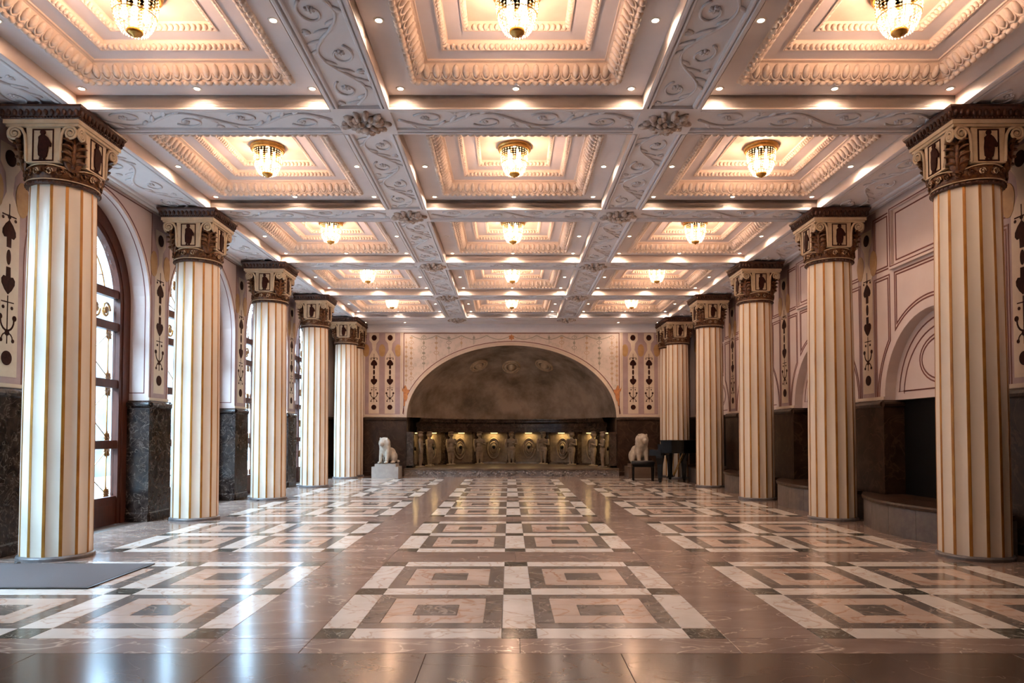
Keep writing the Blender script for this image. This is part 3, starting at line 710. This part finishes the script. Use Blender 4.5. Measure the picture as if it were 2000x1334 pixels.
for s in (-1, 1):
    q = MB(); plate(q, FE, [(s * (2.80 + a * .9 - .02), 2.08 + b * .95) for a, b in (fig if s > 0 else reversed(fig))], .001, .012); q.build('painted_cherub', M['orange'], wb)
    q = MB(); stroke(q, FE, [(s * 2.79, 1.80), (s * 2.83, 1.62)], .02, .006); stroke(q, FE, [(s * 2.77, 2.4), (s * 2.77, 3.6)], .012, .006)
    for i in range(9): plate(q, FE, [(s * 2.77 + .04 * math.cos(t) * (1 if i % 2 else .6), 2.5 + i * .125 + .035 * math.sin(t)) for t in [2 * PI * j / 8 for j in range(8)]], .001, .008)
    q.build('painted_garland', M['faded'], wb)
# apse
wa = MB(); wa.smooth = True; na, nb = 36, 20
rings = []
for j in range(nb + 1):
    ph = PI / 2 * j / nb; rings.append([(AX * math.sin(t) * math.cos(ph), YE + APD * math.cos(t) * math.cos(ph), DADO + RISE * math.sin(ph)) for t in [-PI / 2 + PI * i / na for i in range(na + 1)]])
wa.loft(rings, False)
apse = wa.build('wall_apse', M['dome']); struct(apse, 'mottled brown stone half dome of the apse')
def apos(t, f=1.0, z=0.0): return (AX * f * math.sin(t), YE + APD * f * math.cos(t), z)
def arcwall(prof, m, name, parent, t0=-PI / 2, t1=PI / 2, n=40):
    q = MB(); q.loft([[apos(t, f, z) for f, z in prof] for t in [t0 + (t1 - t0) * i / n for i in range(n + 1)]], False); return q.build(name, m, parent)
arcwall([(1.0, -.06), (1.0, 1.54)], M['niche'], 'niche_wall', apse)
arcwall([(1.0, 1.135), (.905, 1.135), (.905, 1.20), (.90, 1.20), (.90, 1.27), (.91, 1.28), (.91, 1.38), (.89, 1.40), (.875, 1.43), (.875, 1.47), (.865, 1.49), (.865, 1.52), (1.0, 1.525)], M['apsedark'], 'entablature', apse)
arcwall([(1.0, .26), (.95, .26), (.94, .20)], M['apsedark'], 'niche_sill', apse)
# medallions carved on the half dome
for t, ph, rr in ((-.60, .93, .23), (0, .92, .25), (.60, .93, .23)):
    q = MB(); q.smooth = True
    c = Vector((AX * math.sin(t) * math.cos(ph), YE + APD * math.cos(t) * math.cos(ph), DADO + RISE * math.sin(ph)))
    e = 1e-3
    def P(a, b): return Vector((AX * math.sin(a) * math.cos(b), YE + APD * math.cos(a) * math.cos(b), DADO + RISE * math.sin(b)))
    du = (P(t + e, ph) - P(t, ph)).normalized(); dv = (P(t, ph + e) - P(t, ph)).normalized(); nn = du.cross(dv).normalized()
    if nn.z > 0: nn = -nn
    for f in (1.0, .72):
        for rad in (.03,): q.tube([c + nn * .035 + du * (rr * f * .95 * math.cos(a)) + dv * (rr * f * 1.15 * math.sin(a)) for a in [2 * PI * i / 28 for i in range(29)]], rad, 6, None, tuple(nn))
    q.ell(c + nn * .01, (.11, .08, .13), 10, 8); q.build('dome_medallion', M['domering'], apse)
# podium in front of the apse
pd = empty('apse_podium', (0, 6.5 * S, 0)); struct(pd, 'low grey marble podium of the apse')
MB().box(-AX, AX, 0, .15 * S + .001, 0, .165).build('podium_front', M['podium'], pd)
q = MB(); nn_ = 24
q.loft([[(AX * math.sin(t), .15 * S + APD * math.cos(t), z) for t in [-PI / 2 + PI * i / nn_ for i in range(nn_ + 1)]] for z in (0, .205)], True, False, True); q.build('podium_floor', M['podtop'], pd)
MB().box(-AX, AX, -.02, .15 * S, .165, .205).build('podium_step', M['podtop'], pd)
for i in range(-5, 6): # carved reliefs on the podium front
    q = MB(); q.smooth = True
    for j in range(5): q.ell((i * .46 + (j - 2) * .07, -.004, .08 + .03 * math.sin(j * 2.1 + i)), (.035, .012, .025), 6, 4)
    q.build('podium_relief', M['podium'], pd)
# niche pilasters, reliefs, lights
def lit(name, kind, loc, energy, color, parent=None, **kw):
    l = bpy.data.lights.new(name, kind); l.energy = energy; l.color = color
    for k2, v in kw.items(): setattr(l, k2, v)
    o = bpy.data.objects.new(name, l); COL.objects.link(o); o.location = loc
    if parent is not None: o.parent = parent
    return o
for i in range(9):
    t = -PI / 2 + PI * i / 8; c = apos(t, .955)
    q = MB(); hw = .115 if 0 < i < 8 else .09
    q.box(-hw, hw, -.06, .11, .26, 1.14); q.box(-hw - .02, hw + .02, -.075, .11, .26, .31); q.box(-hw - .02, hw + .02, -.075, .11, 1.07, 1.14)
    q.build('niche_pilaster', M['apsedark'], apse, (c[0], c[1], 0), -t)
for i in range(8):
    t = -PI / 2 + PI * (i + .5) / 8; c = apos(t, .985)
    q = MB(); q.smooth = True
    for f in (1.0, .62): q.tube([(.19 * f * math.cos(a), 0, .66 + .30 * f * math.sin(a)) for a in [2 * PI * k / 24 for k in range(25)]], .02, 6, None, (0, 1, 0))
    q.ell((0, 0, .66), (.10, .03, .16), 10, 6)
    r = q.build('oval_relief', M['niche'], apse, (c[0], c[1], 0), -t)
    q = MB(); q.smooth = True; q.ell((0, -.045, .70), (.05, .05, .05), 8, 6); q.ell((0, -.07, .665), (.028, .03, .028), 8, 6); q.build('spout_boss', M['black'], r)
    lp = apos(t, .955, 1.115)
    lo = empty('niche_lamp', lp, -t); tag(lo, '%s warm strip light under the apse entablature, counted from the left' % ['first', 'second', 'third', 'fourth', 'fifth', 'sixth', 'seventh', 'eighth'][i], 'lamp', 'strip lights in the apse niches')
    MB().box(-.11, .11, -.012, .012, .0, .018).build('lamp_housing', M['brass'], lo); MB().box(-.10, .10, -.009, .009, -.006, .0).build('lamp_tube', mat('strip_glow%d' % i, (1, .8, .4), .4, emit=(1, .68, .25), estr=9), lo)
    a = lit('niche_light', 'AREA', (0, 0, -.012), NICHE_W, (1, .70, .28), lo, shape='RECTANGLE', size=.26, size_y=.03)
# caryatid statues
H = .93
sp = [('e', (0, 0, .86), (.050, .055, .066)), ('c', (0, 0, .75), (0, 0, .82), .030, .028), ('e', (0, 0, .67), (.098, .058, .085)), ('e', (0, 0, .56), (.072, .052, .09)), ('e', (0, 0, .46), (.090, .064, .075)),
      ('c', (.042, 0, .43), (.040, -.015, .22), .052, .036), ('c', (.040, -.015, .22), (.038, 0, .05), .038, .024), ('c', (-.042, 0, .43), (-.040, .0, .22), .052, .036), ('c', (-.040, 0, .22), (-.038, 0, .05), .038, .024),
      ('e', (.040, -.035, .022), (.028, .060, .022)), ('e', (-.040, -.035, .022), (.028, .060, .022)),
      ('c', (.105, 0, .71), (.125, -.01, .57), .034, .027), ('c', (.125, -.01, .57), (.06, -.065, .60), .026, .02), ('c', (-.105, 0, .71), (-.125, -.01, .57), .034, .027), ('c', (-.125, -.01, .57), (-.115, -.03, .42), .026, .02),
      ('e', (-.112, -.032, .39), (.018, .024, .034)), ('e', (.045, -.072, .61), (.03, .02, .022)), ('e', (0, 0, .925), (.07, .065, .028)), ('e', (0, -.05, .855), (.010, .014, .016)), ('e', (0, .02, .86), (.058, .05, .07)),
      ('e', (0, 0, .40), (.085, .06, .05))]
stat_me = blob('statue_figure', sp, .010, M['statue'], 2)
for i in range(9):
    t = -PI / 2 + PI * i / 8; t2 = max(-PI / 2 + .10, min(PI / 2 - .10, t)) if i in (0, 8) else t
    c = apos(t2, .885); o = empty('caryatid_statue', (c[0], c[1], .206), -t)
    tag(o, '%s carved stone caryatid from the left standing in the apse' % ['first', 'second', 'third', 'fourth', 'fifth', 'sixth', 'seventh', 'eighth', 'ninth'][i], 'statue', 'caryatids standing round the apse')
    fo_ = obj('figure', stat_me, o); fo_.scale = (1.35, 1.3, 1.0); q = MB(); q.lathe([(.13, 0), (.13, .02), (.12, .03)], 16, 0, 0, True, True); q.build('statue_base', M['statue'], o)
# seated lions
lp = [('e', (0, .16, .24), (.13, .22, .17)), ('e', (0, -.02, .30), (.13, .15, .19)), ('e', (0, -.11, .44), (.165, .13, .185)), ('e', (0, -.13, .52), (.175, .12, .15)), ('e', (0, -.20, .54), (.100, .10, .095)), ('e', (0, -.285, .51), (.062, .07, .052)), ('e', (0, -.27, .47), (.048, .06, .03)),
      ('e', (.105, -.17, .635), (.030, .02, .028)), ('e', (-.105, -.17, .635), (.030, .02, .028)), ('e', (0, -.345, .53), (.024, .015, .016)),
      ('c', (.095, -.13, .34), (.098, -.17, .06), .062, .046), ('c', (-.095, -.13, .34), (-.098, -.17, .06), .062, .046), ('e', (.098, -.205, .03), (.052, .075, .034)), ('e', (-.098, -.205, .03), (.052, .075, .034)),
      ('e', (.125, .16, .16), (.065, .15, .14)), ('e', (-.125, .16, .16), (.065, .15, .14)), ('e', (.15, .05, .03), (.045, .10, .034)), ('e', (-.15, .05, .03), (.045, .10, .034)), ('c', (0, .36, .10), (.15, .34, .05), .028, .022), ('e', (.18, .28, .05), (.04, .05, .038))]
lion_me = blob('lion_body', lp, .011, M['lion'], 2)
for s in (-1, 1):
    x, y = (-1.135 if s < 0 else 1.165) * S, 6.36 * S
    pl = empty('lion_plinth', (x, y, 0)); tag(pl, 'pale stepped stone plinth under the lion on the window side' if s < 0 else 'shade-coloured stone plinth under the lion behind the piano bench', 'plinth', 'plinths flanking the apse')
    MB().box(-.33, .33, -.30, .30, 0, .28).build('plinth_block', M['plinthlit' if s < 0 else 'plinthshade'], pl); MB().box(-.26, .26, -.26, .26, .28, .345).build('plinth_step', M['plinthlit' if s < 0 else 'plinthshade'], pl)
    lo = empty('stone_lion', (x, y, .352), 0); tag(lo, 'pale seated stone lion on the plinth at the window side' if s < 0 else 'pale seated stone lion beyond the black piano bench', 'statue', 'stone lions flanking the apse')
    lb = obj('lion_figure', lion_me, lo); lb.rotation_euler = (0, 0, -s * -.5 if s < 0 else .35); lb.rotation_euler = (0, 0, -.45 if s < 0 else .35)
    if s > 0: lb.scale = (1.05, .9, 1.12)
    else: lb.scale = (.95, .85, .98)

# ------------------------------------------------------------------ columns
NF = 14; R0, R1 = .283, .262; ZS0, ZS1 = .04, 3.29
GW = .105                      # half width of a gilded fillet, in flute pitches
SH = ((ZS0, R0), (1.2, R0 - .002), (2.3, R0 - .010), (ZS1, R1))
def shaft():
    mb = MB(); mb.smooth = True; rings = []; w = 2 * PI / NF
    for k in range(NF):
        a0 = w * k + w * GW; aw = w * (1 - 2 * GW); n = 8; dep = .013
        mb.loft([[((r - dep * math.sin(PI * i / n) ** .8) * math.cos(a0 + aw * i / n), (r - dep * math.sin(PI * i / n) ** .8) * math.sin(a0 + aw * i / n), z) for i in range(n + 1)] for z, r in SH], False)
    mb.smooth = False
    for z, r in (SH[0], SH[-1]): mb.add([(r * math.cos(2 * PI * i / 56), r * math.sin(2 * PI * i / 56), z) for i in range(56)], [tuple(range(56))])
    mb.lathe([(R0 - .03, ZS0), (R1 - .03, ZS1)], 28)
    return mb
shaft_me = shaft().mesh('shaft', M['cream'])
def strip():
    mb = MB(); h = 2 * PI / NF * GW
    mb.loft([[((r + d) * math.cos(a), (r + d) * math.sin(a), z) for d, a in ((-.014, -h), (.0015, -h), (.003, -h * .6), (.003, h * .6), (.0015, h), (-.014, h))] for z, r in SH], True, True, True); return mb
strip_me = strip().mesh('gold_strip', M['gold'])
base_me = MB().lathe([(.306, 0), (.306, .024), (.300, .034), (.290, .040)], 40, 0, 0, True, True).mesh('column_base', M['base'])
q = MB(); q.smooth = True; q.lathe([(.262, 3.288), (.285, 3.293), (.292, 3.308), (.285, 3.323), (.27, 3.328)], 36)
for i in range(40):
    a = 2 * PI * i / 40; q.ell((.289 * math.cos(a), .289 * math.sin(a), 3.308), (.012, .012, .013), 6, 4)
ring_me = q.mesh('astragal_ring', M['brown'])
q = MB(); q.smooth = True; q.lathe([(.265, 3.325), (.288, 3.33), (.285, 3.40), (.292, 3.45), (.275, 3.462)], 36)
for i in range(20):
    a = 2 * PI * (i + .5) / 20; c = (.288 * math.cos(a), .288 * math.sin(a))
    t = Vector((-math.sin(a), math.cos(a), 0)); n = Vector((math.cos(a), math.sin(a), 0)); o0 = Vector((c[0], c[1], 3.392)) + n * .012
    q.tube([o0 + t * (.034 * (1 - .7 * s) * math.cos(s * 8)) + Vector((0, 0, .045 * (1 - .7 * s) * math.sin(s * 8))) for s in [j / 10 for j in range(11)]], .009, 5)
sband_me = q.mesh('scroll_band', M['brownleaf'])
q = MB(); q.smooth = True; rings = []
for z, r, sq in ((3.33, .262, 0), (3.46, .262, .2), (3.6, .268, .5), (3.72, .275, .8), (3.785, .285, 1.0)):
    ring = []
    for j in range(40):
        a = 2 * PI * j / 40; ca, sa = math.cos(a), math.sin(a); e = 1 / max(abs(ca), abs(sa)); k = 1 + (min(e, 1.25) - 1) * sq
        ring.append((r * k * ca, r * k * sa, z))
    rings.append(ring)
q.loft(rings, True, True, True); bell_me = q.mesh('bell', M['brown'])
FC = Frame((0, 0, 0), (1, 0, 0), (0, -1, 0))
q = MB(); plate(q, FC, [(-.150, 3.468), (.150, 3.468), (.135, 3.6), (.150, 3.778), (-.150, 3.778), (-.135, 3.6)], .24, .292); panel_me = q.mesh('figure_panel', M['capcream'])
q = MB()
FC2 = Frame((0, -.292, 0), (1, 0, 0), (0, -1, 0))
stroke(q, FC2, [(-.088, 3.487), (.088, 3.487), (.088, 3.758), (-.088, 3.758)], .012, .004, True)
plate(q, FC2, [(a * .023, 3.732 + b * .024) for a, b in [(math.cos(2 * PI * i / 10), math.sin(2 * PI * i / 10)) for i in range(10)]], 0, .012)
plate(q, FC2, [(-.012, 3.712), (.014, 3.712), (.042, 3.690), (.075, 3.635), (.072, 3.605), (.048, 3.61), (.046, 3.57), (.036, 3.52), (.020, 3.505), (-.018, 3.508), (-.036, 3.53), (-.040, 3.60), (-.034, 3.66), (-.036, 3.69)], 0, .014)
for s in (-.02, .012): plate(q, FC2, [(s - .008, 3.51), (s - .010, 3.490), (s + .014, 3.490), (s + .008, 3.51)], 0, .01)
figure_me = q.mesh('relief_figure', M['blackpaint'])
def volute(s):
    mb = MB(); mb.smooth = True; P = [(.145, 3.48), (.150, 3.55), (.152, 3.64), (.160, 3.715), (.185, 3.762), (.220, 3.778)]
    cx, cz = .243, 3.722
    for i in range(26): t = i / 25; a = PI * .62 - t * PI * 4.0; r = .060 * (1 - .80 * t); P.append((cx + r * math.cos(a), cz + r * math.sin(a)))
    D = [.293 + min(1, max(0, (p[0] - .15) / .1)) * .012 for p in P]
    mb.tube([(s * a, -d, b) for (a, b), d in zip(P, D)], [.014] * 6 + [.014 - .006 * i / 25 for i in range(26)], 6, None, (0, 1, 0))
    mb.ell((s * cx, -.300, cz), (.018, .018, .018), 8, 5); return mb.mesh('volute', M['capcream'])
vol_me = {s: volute(s) for s in (-1, 1)}
q = MB(); q.smooth = True                # palmette at a corner, built facing +x then turned
for j, (z0, ln_, sp_) in enumerate(((3.46, .11, .085), (3.52, .12, .09), (3.58, .12, .09), (3.64, .10, .08))):
    for s in (-1, 1):
        q.tube([(.318 + .012 * j + .02 * t, s * (.010 + sp_ * t), z0 + ln_ * (t ** .6) * .55 - .03 * t * t) for t in [i / 6 for i in range(7)]], [.008, .016, .021, .023, .021, .016, .006], 6, .6)
q.tube([(.312, 0, 3.43), (.325, 0, 3.52), (.340, 0, 3.62), (.352, 0, 3.71)], [.014, .022, .020, .008], 6); q.ell((.30, 0, 3.56), (.03, .09, .16), 10, 8); q.ell((.355, 0, 3.735), (.03, .035, .028), 8, 6)
palm_me = q.mesh('palmette', M['brownleaf'])
q = MB()
for h, z0, z1 in ((.315, 3.778, 3.80), (.330, 3.80, 3.835)): q.box(-h, h, -h, h, z0, z1)
abac_me = q.mesh('abacus', M['capcream'])
q = MB(); q.loft([[(-h, -h, z), (h, -h, z), (h, h, z), (-h, h, z)] for h, z in ((.325, 3.835), (.335, 3.845), (.335, 3.86), (.35, 3.90), (.368, 3.93), (.372, SOF - .002))], True, True, True)
q.smooth = True
for k in range(4):
    Rz = Matrix.Rotation(k * PI / 2, 3, 'Z')
    for i in range(13): q.ell(Rz @ Vector((-.32 + .64 * i / 12, -.350, 3.888)), (.019, .016, .030), 6, 5, Rz)
    for i in range(26): q.ell(Rz @ Vector((-.325 + .65 * i / 25, -.338, 3.850)), (.010, .010, .010), 5, 4, Rz)
band_me = q.mesh('abacus_band', M['brown'])
q = MB(); q.smooth = True
q.tube([(.290 * math.cos(a), .290 * math.sin(a), 3.331) for a in [2 * PI * i / 48 for i in range(49)]], .006, 5)
q.tube([(.296 * math.cos(a), .296 * math.sin(a), 3.455 - .030 * abs(math.sin(2 * a)) ** 4) for a in [2 * PI * i / 64 for i in range(65)]], .007, 5)
for k in range(8):
    a0 = k * PI / 4 + PI / 8 + (PI / 16 if k % 2 else -PI / 16); t_ = Vector((-math.sin(a0), math.cos(a0), 0)); o_ = Vector((.302 * math.cos(a0), .302 * math.sin(a0), 3.392))
    q.tube([o_ + t_ * (.030 * (1 - .7 * u) * math.cos(u * 8)) + Vector((0, 0, .034 * (1 - .7 * u) * math.sin(u * 8))) for u in [j / 10 for j in range(11)]], .006, 5)
edge_c = q.mesh('cream_edging', M['capcream'])
def column(x, y, label, rz=0.0):
    o = empty('fluted_column', (x, y, 0)); tag(o, label, 'column', 'fluted cream columns along the hall')
    obj('column_base', base_me, o); sh = obj('shaft', shaft_me, o)
    for k in range(NF): obj('gold_strip', strip_me, sh, rz=2 * PI * k / NF)
    cp = empty('capital', (0, 0, 0), 0, o)
    for nm, me in (('astragal_ring', ring_me), ('scroll_band', sband_me), ('bell', bell_me), ('cream_edging', edge_c), ('abacus', abac_me), ('abacus_band', band_me)): obj(nm, me, cp)
    for k in range(4):
        a = k * PI / 2
        obj('figure_panel', panel_me, cp, rz=a); obj('relief_figure', figure_me, cp, rz=a)
        for s in (-1, 1): obj('volute', vol_me[s], cp, rz=a)
        obj('palmette', palm_me, cp, rz=a + PI / 4)
    return o
names5 = ['nearest', 'second nearest', 'third nearest', 'fourth nearest', 'fifth nearest']
for s in (-1, 1):
    for k in range(5): column(s * 1.5 * S, YC[k], 'cream fluted column with gold strips, %s of the row on the %s' % (names5[k], SIDE[s]))
    column(s * 1.5 * S, 6.56 * S, 'cream fluted column set against the painted end wall on the %s' % SIDE[s])
# tiny black floor sockets at two columns
for k, w in ((0, 'nearest'), (2, 'third nearest')):
    o = empty('floor_puck', (-1.5 * S + (-.105 if k == 0 else -.05), YC[k] - .345, 0)); tag(o, 'tiny black puck on the floor by the %s window-side column' % w, 'puck', 'small black pucks by the columns')
    MB().lathe([(.024, 0), (.024, .012), (.018, .018)], 16, 0, 0, True, True).build('puck_body', M['leather'], o)

# ------------------------------------------------------------------ lamps
trim_me = MB().lathe([(.024, .0), (.026, -.005), (.038, -.005), (.041, .0)], 20).mesh('lamp_trim', M['steelwhite'])
disc_me = MB().lathe([(.024, -.001), (.015, -.006), (.001, -.008)], 16).mesh('bulb', M['bulb'])
dead_me = MB().lathe([(.030, -.001), (.018, .004), (.001, .006)], 16).mesh('bulb', M['dead'])
spot = bpy.data.lights.new('downlight_beam', 'SPOT'); spot.energy = SPOT_W; spot.color = (1.0, .74, .57); spot.spot_size = math.radians(172); spot.spot_blend = 1.0; spot.shadow_soft_size = .02
def downlight(loc, label, on=True):
    o = empty('downlight', loc); tag(o, label, 'downlight', 'recessed downlights in the coffers')
    obj('lamp_trim', trim_me, o); obj('bulb', disc_me if on else dead_me, o)
    if on:
        l = bpy.data.objects.new('downlight_beam', spot); COL.objects.link(l); l.parent = o; l.location = (0, 0, -.012)
rown = ['first', 'second', 'third', 'fourth', 'fifth']
for row in range(5):
    for c in (-1, 0, 1):
        cx, cy = c * S, Y0 + (row + .5) * S; d = .995
        for dx, dy, nm in ((-d, d, 'far left corner'), (0, d, 'far edge'), (d, d, 'far right corner'), (-d, 0, 'left edge'), (d, 0, 'right edge')):
            dead = row == 2 and c == 0 and (dx, dy) == (-d, 0)
            downlight((cx + dx, cy + dy, SOF + .129), ('unlit dark downlight' if dead else 'small recessed downlight') + ', %s of the %s coffer from the front, %s row' % (nm, rown[row], SIDE[c]), not dead)
for x in (-1.37, -1.0, 1.0, 1.37): downlight((x * S, 6.50 * S, SOF + .012), 'small downlight in the end soffit, %s, %s' % ('close to the end column' if abs(x) > 1.2 else 'farther from the end column', SIDE[-1 if x < 0 else 1]))
# chandeliers
ZC = SOF + .350
ringc = MB(); ringc.smooth = False
ringc.lathe([(.02, -.0), (.185, -.0), (.185, -.018), (.176, -.030), (.180, -.045), (.168, -.055), (.155, -.05)], 36); ring_c = ringc.mesh('gilded_ring', M['brass'])
def bowl_r(z): t = -z / .33; return .152 * math.sqrt(max(0, 1 - (max(0, t - .30) / .78) ** 2)) if t > .3 else .152 + .006 * (0.3 - t)
bd = MB()
for j in range(28):
    a = 2 * PI * j / 28
    for i in range(11):
        z0 = -.055 - .0235 * i; r = bowl_r(z0 - .011); r2 = bowl_r(z0 - .020)
        w = r * 2 * PI / 28 * .34; h = .0095
        c = Vector((r * math.cos(a), r * math.sin(a), z0 - .0117)); t = Vector((-math.sin(a), math.cos(a), 0)); n = Vector((math.cos(a), math.sin(a), 0)); u = Vector((0, 0, 1))
        bd.add([c + t * w, c + n * .006, c - t * w, c - n * .006, c + u * h, c - u * h], [(0, 1, 4), (1, 2, 4), (2, 3, 4), (3, 0, 4), (1, 0, 5), (2, 1, 5), (3, 2, 5), (0, 3, 5)])
bead_me = bd.mesh('crystal_beads', M['crystal'])
wr_ = MB()
for z in (-.115, -.19): wr_.tube([(bowl_r(z) * math.cos(a), bowl_r(z) * math.sin(a), z) for a in [2 * PI * i / 28 for i in range(29)]], .004, 4)
for j in range(7):
    a = 2 * PI * j / 7; wr_.tube([(bowl_r(z) * math.cos(a), bowl_r(z) * math.sin(a), z) for z in [-.05 - .027 * i for i in range(10)]], .0035, 4)
wire_me = wr_.mesh('brass_hoops', M['brass'])
capm = MB(); capm.smooth = True; capm.lathe([(.056, -.300), (.058, -.312), (.045, -.326), (.020, -.334), (.012, -.345), (.001, -.350)], 20); cap_me = capm.mesh('bottom_cap', M['brass'])
bb = MB(); bb.smooth = True; bb.ell((0, 0, 0), (.026, .026, .038), 10, 8); bb.lathe([(.012, .035), (.012, .14)], 8); cb_me = bb.mesh('candle_bulb', M['chbulb'])
for row in range(5):
    for c in (-1, 0, 1):
        o = empty('chandelier', (c * S, Y0 + (row + .5) * S, ZC)); tag(o, 'glowing crystal bead ceiling lamp with brass ring, %s row from the front, %s' % (rown[row], {-1: 'window side', 0: 'middle column', 1: 'niche side'}[c]), 'ceiling lamp', 'crystal ceiling lamps in the coffers')
        obj('gilded_ring', ring_c, o); b = obj('crystal_beads', bead_me, o); obj('brass_hoops', wire_me, b); obj('bottom_cap', cap_me, o)
        for k in range(4): obj('candle_bulb', cb_me, o, (.07 * math.cos(k * PI / 2 + .5), .07 * math.sin(k * PI / 2 + .5), -.19))
        lit('chandelier_glow', 'POINT', (0, 0, -.29), CHAND_W, WARM, o, shadow_soft_size=.05)

# ------------------------------------------------------------------ grand piano and bench
pn = empty('grand_piano', (3.46, 16.30, 0), math.radians(-24)); tag(pn, 'black lacquered grand piano with closed lid between the columns', 'piano')
FPL = Frame((0, 0, 0), (1, 0, 0), (0, 0, 1))
def outline(g=0.0):
    P = [(0.16 - g, -.68 - g), (.45, -.68 - g), (.70, -.60 - g)] + [(.70 + .32 * t, -.60 + .45 * t * t - g) for t in (.25, .5, .75, 1)]
    P += [(1.10, .02), (1.22 + g, .25), (1.24 + g, .45), (1.16, .62 + g), (1.0, .68 + g), (.16 - g, .68 + g)]
    return [(x if x < .3 else .3 + (x - .3) * .74, y) for x, y in P]
def ext(pl, z0, z1):
    q = MB(); n = len(pl); q.add([(x, y, z) for z in (z0, z1) for x, y in pl] + [(.5, 0.1, z0), (.5, 0.1, z1)],
        [(i, (i + 1) % n, n + (i + 1) % n, n + i) for i in range(n)] + [((i + 1) % n, i, 2 * n) for i in range(n)] + [(n + i, n + (i + 1) % n, 2 * n + 1) for i in range(n)]); return q
ext(outline(), .66, .925).build('case', M['piano'], pn); ext(outline(.015), .925, .952).build('lid', M['piano'], pn)
q = MB(); q.box(-.10, .17, -.70, .70, .60, .66); q.box(-.10, .17, -.70, -.63, .66, .74); q.box(-.10, .17, .63, .70, .66, .74); q.box(-.10, -.08, -.63, .63, .66, .685); q.build('key_bed', M['piano'], pn)
kb = MB()
for i in range(40): kb.box(-.075, .08, -.615 + i * .03075, -.586 + i * .03075, .66, .705)
kb.build('white_keys', M['ivory'], pn)
kb = MB()
for i in range(39):
    if i % 7 not in (2, 6): kb.box(-.02, .08, -.592 + i * .03075, -.576 + i * .03075, .70, .718)
kb.build('black_keys', M['piano'], pn)
MB().box(.08, .17, -.63, .63, .66, .86).build('fallboard', M['piano'], pn)
for x, y in ((.12, -.56), (.12, .56), (.50, .30)):
    q = MB(); q.loft([[(x - h, y - h, z), (x + h, y - h, z), (x + h, y + h, z), (x - h, y + h, z)] for h, z in ((.035, .04), (.042, .10), (.055, .40), (.078, .55), (.085, .66))], True, True, True); q.lathe([(.028, 0.0), (.034, .02), (.028, .045)], 12, x, y, True, True); q.build('leg', M['piano'], pn)
ly = MB(); ly.box(.20, .32, -.12, .12, .10, .15)
for y in (-.08, .08): ly.box(.24, .27, y - .015, y + .015, .15, .66)
for y in (-.05, 0, .05): ly.box(.08, .22, y - .012, y + .012, .085, .10)
ly.build('pedal_lyre', M['piano'], pn)
ly = MB()
for y in (-.06, .06): ly.tube([(.31, y, .12), (.55, y * 2.2, .66)], .011, 6)
ly.build('lyre_brace', M['brass'], pn)
bn = empty('piano_bench', (3.07, 16.36, 0), math.radians(-6)); tag(bn, 'black padded piano bench with four straight legs beside the piano', 'bench')
q = MB(); q.smooth = True; rings = []
for h, z in ((.94, .385), (1.0, .40), (1.0, .435), (.96, .455), (.85, .462)): rings.append([(x * h, y * h, z) for x, y in ((-.26, -.17), (0, -.175), (.26, -.17), (.265, 0), (.26, .17), (0, .175), (-.26, .17), (-.265, 0))])
q.loft(rings, True, True, True); q.build('cushion', M['leather'], bn)
MB().box(-.245, .245, -.155, .155, .32, .388).build('apron', M['piano'], bn)
for x in (-.225, .225):
    for y in (-.135, .135): MB().loft([[(x - h, y - h, z), (x + h, y - h, z), (x + h, y + h, z), (x - h, y + h, z)] for h, z in ((.016, 0), (.020, .2), (.024, .33))], True, True, True).build('leg', M['piano'], bn)
for x in (-.10, .10):
    for y in (-.06, .06): MB().lathe([(.012, .460), (.012, .4635), (.006, .466)], 10, x, y, True, True).build('tuft_button', M['leather'], bn)

# ------------------------------------------------------------------ behind the camera and outside
bw = MB(); FB = Frame((0, YB, 0), (1, 0, 0), (0, 1, 0)); bw.quad(FB(-WX - .6, -.06), FB(WX + 1.4, -.06), FB(WX + 1.4, TOP), FB(-WX - .6, TOP))
struct(bw.build('wall_front', M['wall']), 'plain plaster wall')
ob = MB().box(WX + 1.0, WX + 1.1, YB, YE + .4, 0, TOP); struct(ob.build('wall_light_stop', M['lightstop']), 'added wall blocking stray daylight behind the dark niches')  # unseen backing added to keep outside light from leaking in
struct(MB().box(-40, -WX - DEPL - .35, -30, 50, -.3, -.06).build('terrace', M['terrace']), 'pale stone terrace outside the windows')
struct(MB().box(-11.3, -11.0, -20, 40, -.06, 6.0).build('wall_courtyard', M['court']), 'mottled grey courtyard wall beyond the windows')
